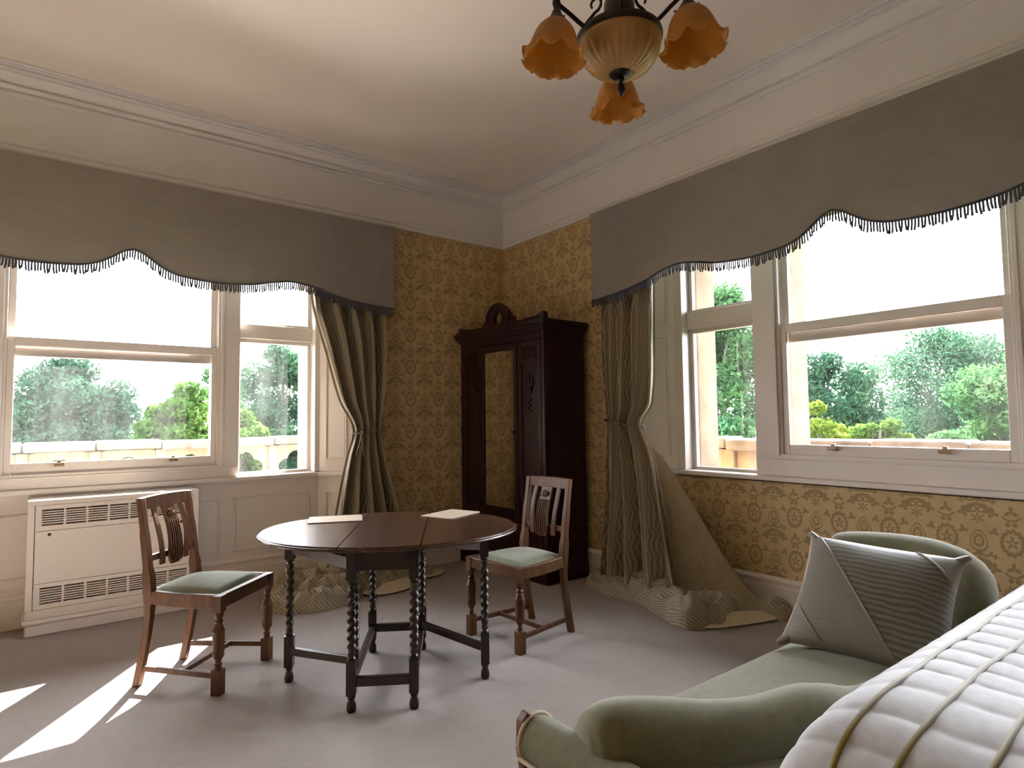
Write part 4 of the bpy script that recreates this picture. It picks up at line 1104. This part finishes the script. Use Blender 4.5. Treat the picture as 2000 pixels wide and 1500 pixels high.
# ================================================================== outside: terrace, parapets, trees
LEAD = m_plain('pale_bounce_roof', (.44, .42, .40), .7, .15, 3)  # roof surface out of view, made pale to throw light up to the ceiling
GRASS = m_plain('lawn', (.06, .11, .03), .9, .3, .5)
tag(MB().box(-6, XR+EXT+.25+1.2, YR+EXT+.02, YR+3.2, .05, .25).build('terrace', LEAD), 'unseen flat roof outside the heater window, made pale to light the ceiling', 'terrace', kind='structure')
tag(MB().box(XR+EXT+.02, XR+EXT+.25+1.2, -6, YR+EXT+.02, .05, .25).build('terrace', LEAD), 'unseen flat roof outside the window by the chaise longue, made pale to light the ceiling', 'terrace', kind='structure')
tag(MB().box(-150, 150, -150, 150, -7.2, -7).build('ground', GRASS), 'green lawn far below the windows', 'ground', kind='structure')
def pierced(T, w, z0, z1, th, mat, parent):
    # stone panel with a lobed opening
    n = 40; cz = (z0+z1)/2; hw, hh = w/2, (z1-z0)/2; outer = []; inner = []
    for k in range(n):
        a = 2*PI*k/n; c, s = math.cos(a), math.sin(a); q = 1/max(abs(c)/hw, abs(s)/hh); outer.append((c*q, cz+s*q))
        r = min(hw, hh)*.56*(1+.38*abs(math.cos(2*a))); inner.append((c*r*1.15, cz+s*r))
    V = [T @ Vector((x, d, z)) for d in (-th/2, th/2) for ring in (outer, inner) for x, z in ring]; fs = []
    for k in range(n):
        j = (k+1) % n
        fs += [(k, j, n+j, n+k), (2*n+k, 3*n+k, 3*n+j, 2*n+j), (k, 2*n+k, 2*n+j, j), (n+k, n+j, 3*n+j, 3*n+k)]
    return MB().add(V, fs).build('pierced_panel', mat, parent, smooth=40)
def parapet(M, u0, u1, ztop, label):
    org = M @ Vector(((u0+u1)/2, 0, .25)); root = empty('parapet', org, 0, label, 'parapet'); T = Matrix.Translation(-org) @ M
    step = .62; u = u0; k = 0; rg = random.Random(5)
    MB().box(u0, u1, -.14, .14, .25, .45, T).build('plinth', STONEP, root, bevel=.02)
    while u < u1-.01:
        e = min(u+step, u1)
        dz = rg.uniform(-.008, .012)
        MB().box(u+.004, e-.004, -.17, .17, ztop-.10+dz, ztop+dz, T).build('coping_stone', STONEP, root, bevel=.02)
        MB().box(u-.05, u+.05, -.10, .10, .45, ztop-.10, T).build('pier', STONE, root, bevel=.015)
        pierced(T @ Matrix.Translation((u+step/2, 0, 0)), step-.10, .45, ztop-.10, .12, STONE, root)
        u = e
    return root
parapet(Matrix(((1,0,0,0),(0,1,0,8.1),(0,0,1,0),(0,0,0,1))), -2.6, 4.7, 1.098, 'weathered pierced stone parapet outside the heater window')
parapet(Matrix(((0,1,0,5.15),(-1,0,0,0),(0,0,1,0),(0,0,0,1))), -7.0, 2.0, 1.090, 'weathered pierced stone parapet outside the window by the chaise longue')

LEAFA = m_leaf('conifer_needles', (.014, .034, .023), (.028, .058, .037), .2)
LEAFB = m_leaf('bright_leaves', (.022, .055, .013), (.058, .100, .022), .35)
LEAFC = m_leaf('mid_green_leaves', (.015, .046, .022), (.042, .090, .032), .35)
LEAFD = m_leaf('blue_green_leaves', (.012, .034, .022), (.030, .064, .034), .3)
LEAFY = m_leaf('yellow_green_leaves', (.050, .085, .012), (.10, .135, .022), .4)
BARK = m_plain('bark', (.06, .05, .045), .95, .3, 4, .5)
def tree(px, py_top, px0, px1, py_bot, dist, mat, label, name='tree', leaf=.16, n=9000, clumps=46, seed=1, squash=1.0, conifer=False, rag=.22):
    # dist: horizontal distance; pixel extents give the crown's real size there
    def ray(x, y):
        f = Vector((math.cos(PITCH)*math.cos(YAW), math.cos(PITCH)*math.sin(YAW), math.sin(PITCH))); r = Vector((math.sin(YAW), -math.cos(YAW), 0)); u = r.cross(f)
        r2 = r*math.cos(ROLL)+u*math.sin(ROLL); u2 = -r*math.sin(ROLL)+u*math.cos(ROLL)
        d = f+r2*((x-1000)/FPX)-u2*((y-750)/FPX); return d*(dist/math.hypot(d.x, d.y))
    top = ray(px, py_top).z+CAMH; bot = ray(px, py_bot).z+CAMH
    c = ray((px0+px1)/2, (py_top+py_bot)/2); hw = (ray(px1, py_top)-ray(px0, py_top)).length/2
    cz = (top+bot)/2; hh = (top-bot)/2
    base = Vector((c.x, c.y, -7)); root = empty(name, base, 0, label, name.split('_')[-1] if name != 'bush' else 'bush', 'trees and bushes beyond the parapets')
    rg = np.random.default_rng(seed)
    # clump centres over an ovoid crown
    d = rg.normal(size=(clumps, 3)); d /= np.linalg.norm(d, axis=1)[:, None]
    rad = .45+.55*rg.random(clumps)**.5
    cc = d*rad[:, None]*np.array([hw*.80, hw*.80, hh*.82])
    if conifer: cc[:, :2] *= np.clip(1.15-.75*(cc[:, 2]/hh*.5+.5), .25, 1.1)[:, None]
    cr_ = rg.uniform(.7, 1.25, clumps)*rag*min(hw, hh)*1.6
    k = rg.integers(0, clumps, n)
    q = rg.normal(size=(n, 3)); q /= np.linalg.norm(q, axis=1)[:, None]; q *= (rg.random(n)**.38)[:, None]*cr_[k][:, None]; q[:, 2] *= .75
    ctr = cc[k]+q+np.array([0, 0, cz+7])
    a = rg.normal(size=(n, 3)); a /= np.linalg.norm(a, axis=1)[:, None]; b_ = np.cross(a, rg.normal(size=(n, 3))); b_ /= np.linalg.norm(b_, axis=1)[:, None]
    s = leaf*rg.uniform(.6, 1.3, n)[:, None]
    V = np.stack([ctr-a*s, ctr+b_*s*.45, ctr+a*s, ctr-b_*s*.45], 1).reshape(-1, 3)
    me = bpy.data.meshes.new('foliage'); me.vertices.add(4*n); me.vertices.foreach_set('co', V.astype(np.float32).ravel())
    me.loops.add(4*n); me.loops.foreach_set('vertex_index', np.arange(4*n, dtype=np.int32)); me.polygons.add(n); me.polygons.foreach_set('loop_start', np.arange(0, 4*n, 4, dtype=np.int32))
    me.update(calc_edges=True); me.materials.append(mat)
    o = bpy.data.objects.new('foliage', me); col.objects.link(o); o.parent = root; o['kind'] = 'stuff'
    t = MB(); H_ = cz+7; t.tube([(0, 0, 0), (.1, .05, H_*.4), (-.05, 0, H_*.8), (0, 0, H_+hh*.5)], lambda u: max(.04, hw*.09*(1-.8*u)), 10); t.build('trunk', BARK, root, smooth=60)
    br = MB()
    for i in range(0, clumps, 3):
        e = cc[i]; z0 = H_+min(e[2]-.3*hh, hh*.3)
        br.tube([(0, 0, max(.5, z0-hh*.3)), (e[0]*.5, e[1]*.5, z0-.05*hh), (e[0], e[1], H_+e[2])], lambda u: max(.015, hw*.028*(1-.8*u)), 6)
    br.build('branches', BARK, root, smooth=60)
    return root
tree(165, 676, -5, 296, 1010, 24, LEAFA, 'dark blue green conifer with a broad crown beyond the stone parapet', 'conifer_tree', 0.085, 46000, 110, 21, rag=.19)
tree(28, 755, -60, 75, 1000, 38, LEAFD, 'small dark tree beside the broad conifer', 'tree', 0.087, 12600, 30, 2)
tree(360, 735, 255, 440, 1010, 19, LEAFB, 'bright green leafy tree beside the broad conifer', 'tree', 0.087, 18900, 42, 3)
tree(420, 690, 365, 500, 1010, 27, LEAFC, 'green tree with loose twigs behind the bright leafy tree', 'tree', 0.087, 14700, 36, 4)
tree(545, 632, 455, 650, 1010, 20, LEAFD, 'tall blue green tree seen past the striped curtain', 'tree', 0.081, 25200, 50, 5)
tree(470, 790, 395, 540, 1000, 13.5, LEAFB, 'low bright green tree in front of the tall blue green tree', 'tree', 0.068, 10500, 30, 15)
tree(1400, 505, 1290, 1500, 1010, 17, LEAFC, 'tall leafy tree close outside the narrow window light', 'tree', 0.068, 33600, 60, 6)
tree(1620, 640, 1500, 1725, 1000, 22, LEAFD, 'dark rounded tree outside the big sash', 'tree', 0.087, 21000, 46, 7)
tree(1830, 622, 1665, 2040, 1010, 34, LEAFD, 'broad domed blue green tree outside the big sash', 'tree', 0.099, 37800, 70, 8)
tree(1960, 640, 1850, 2130, 1010, 24, LEAFC, 'green tree crowding the broad domed tree', 'tree', 0.087, 18900, 46, 9)
tree(1600, 768, 1540, 1665, 960, 15, LEAFY, 'yellow green bush in full sun beyond the parapet', 'bush', 0.056, 10500, 28, 10)
tree(1720, 790, 1650, 1790, 980, 17, LEAFB, 'bright green bush in front of the broad domed tree', 'bush', 0.062, 10500, 28, 11)
tree(1880, 830, 1770, 2000, 980, 17, LEAFC, 'low dark green bush along the parapet', 'bush', 0.062, 12600, 30, 12)
tree(1690, 728, 1590, 1800, 1000, 46, LEAFD, 'distant dark tree filling the gap between rounded and domed crowns', 'tree', .12, 16000, 60, 31)
tree(1420, 800, 1345, 1500, 985, 14.2, LEAFC, 'low green bush below the tall tree outside the narrow light', 'bush', .058, 14000, 44, 32)
tree(300, 800, 225, 380, 1000, 34, LEAFD, 'small dusky tree between the broad conifer and the bright tree', 'tree', .09, 12000, 44, 33)
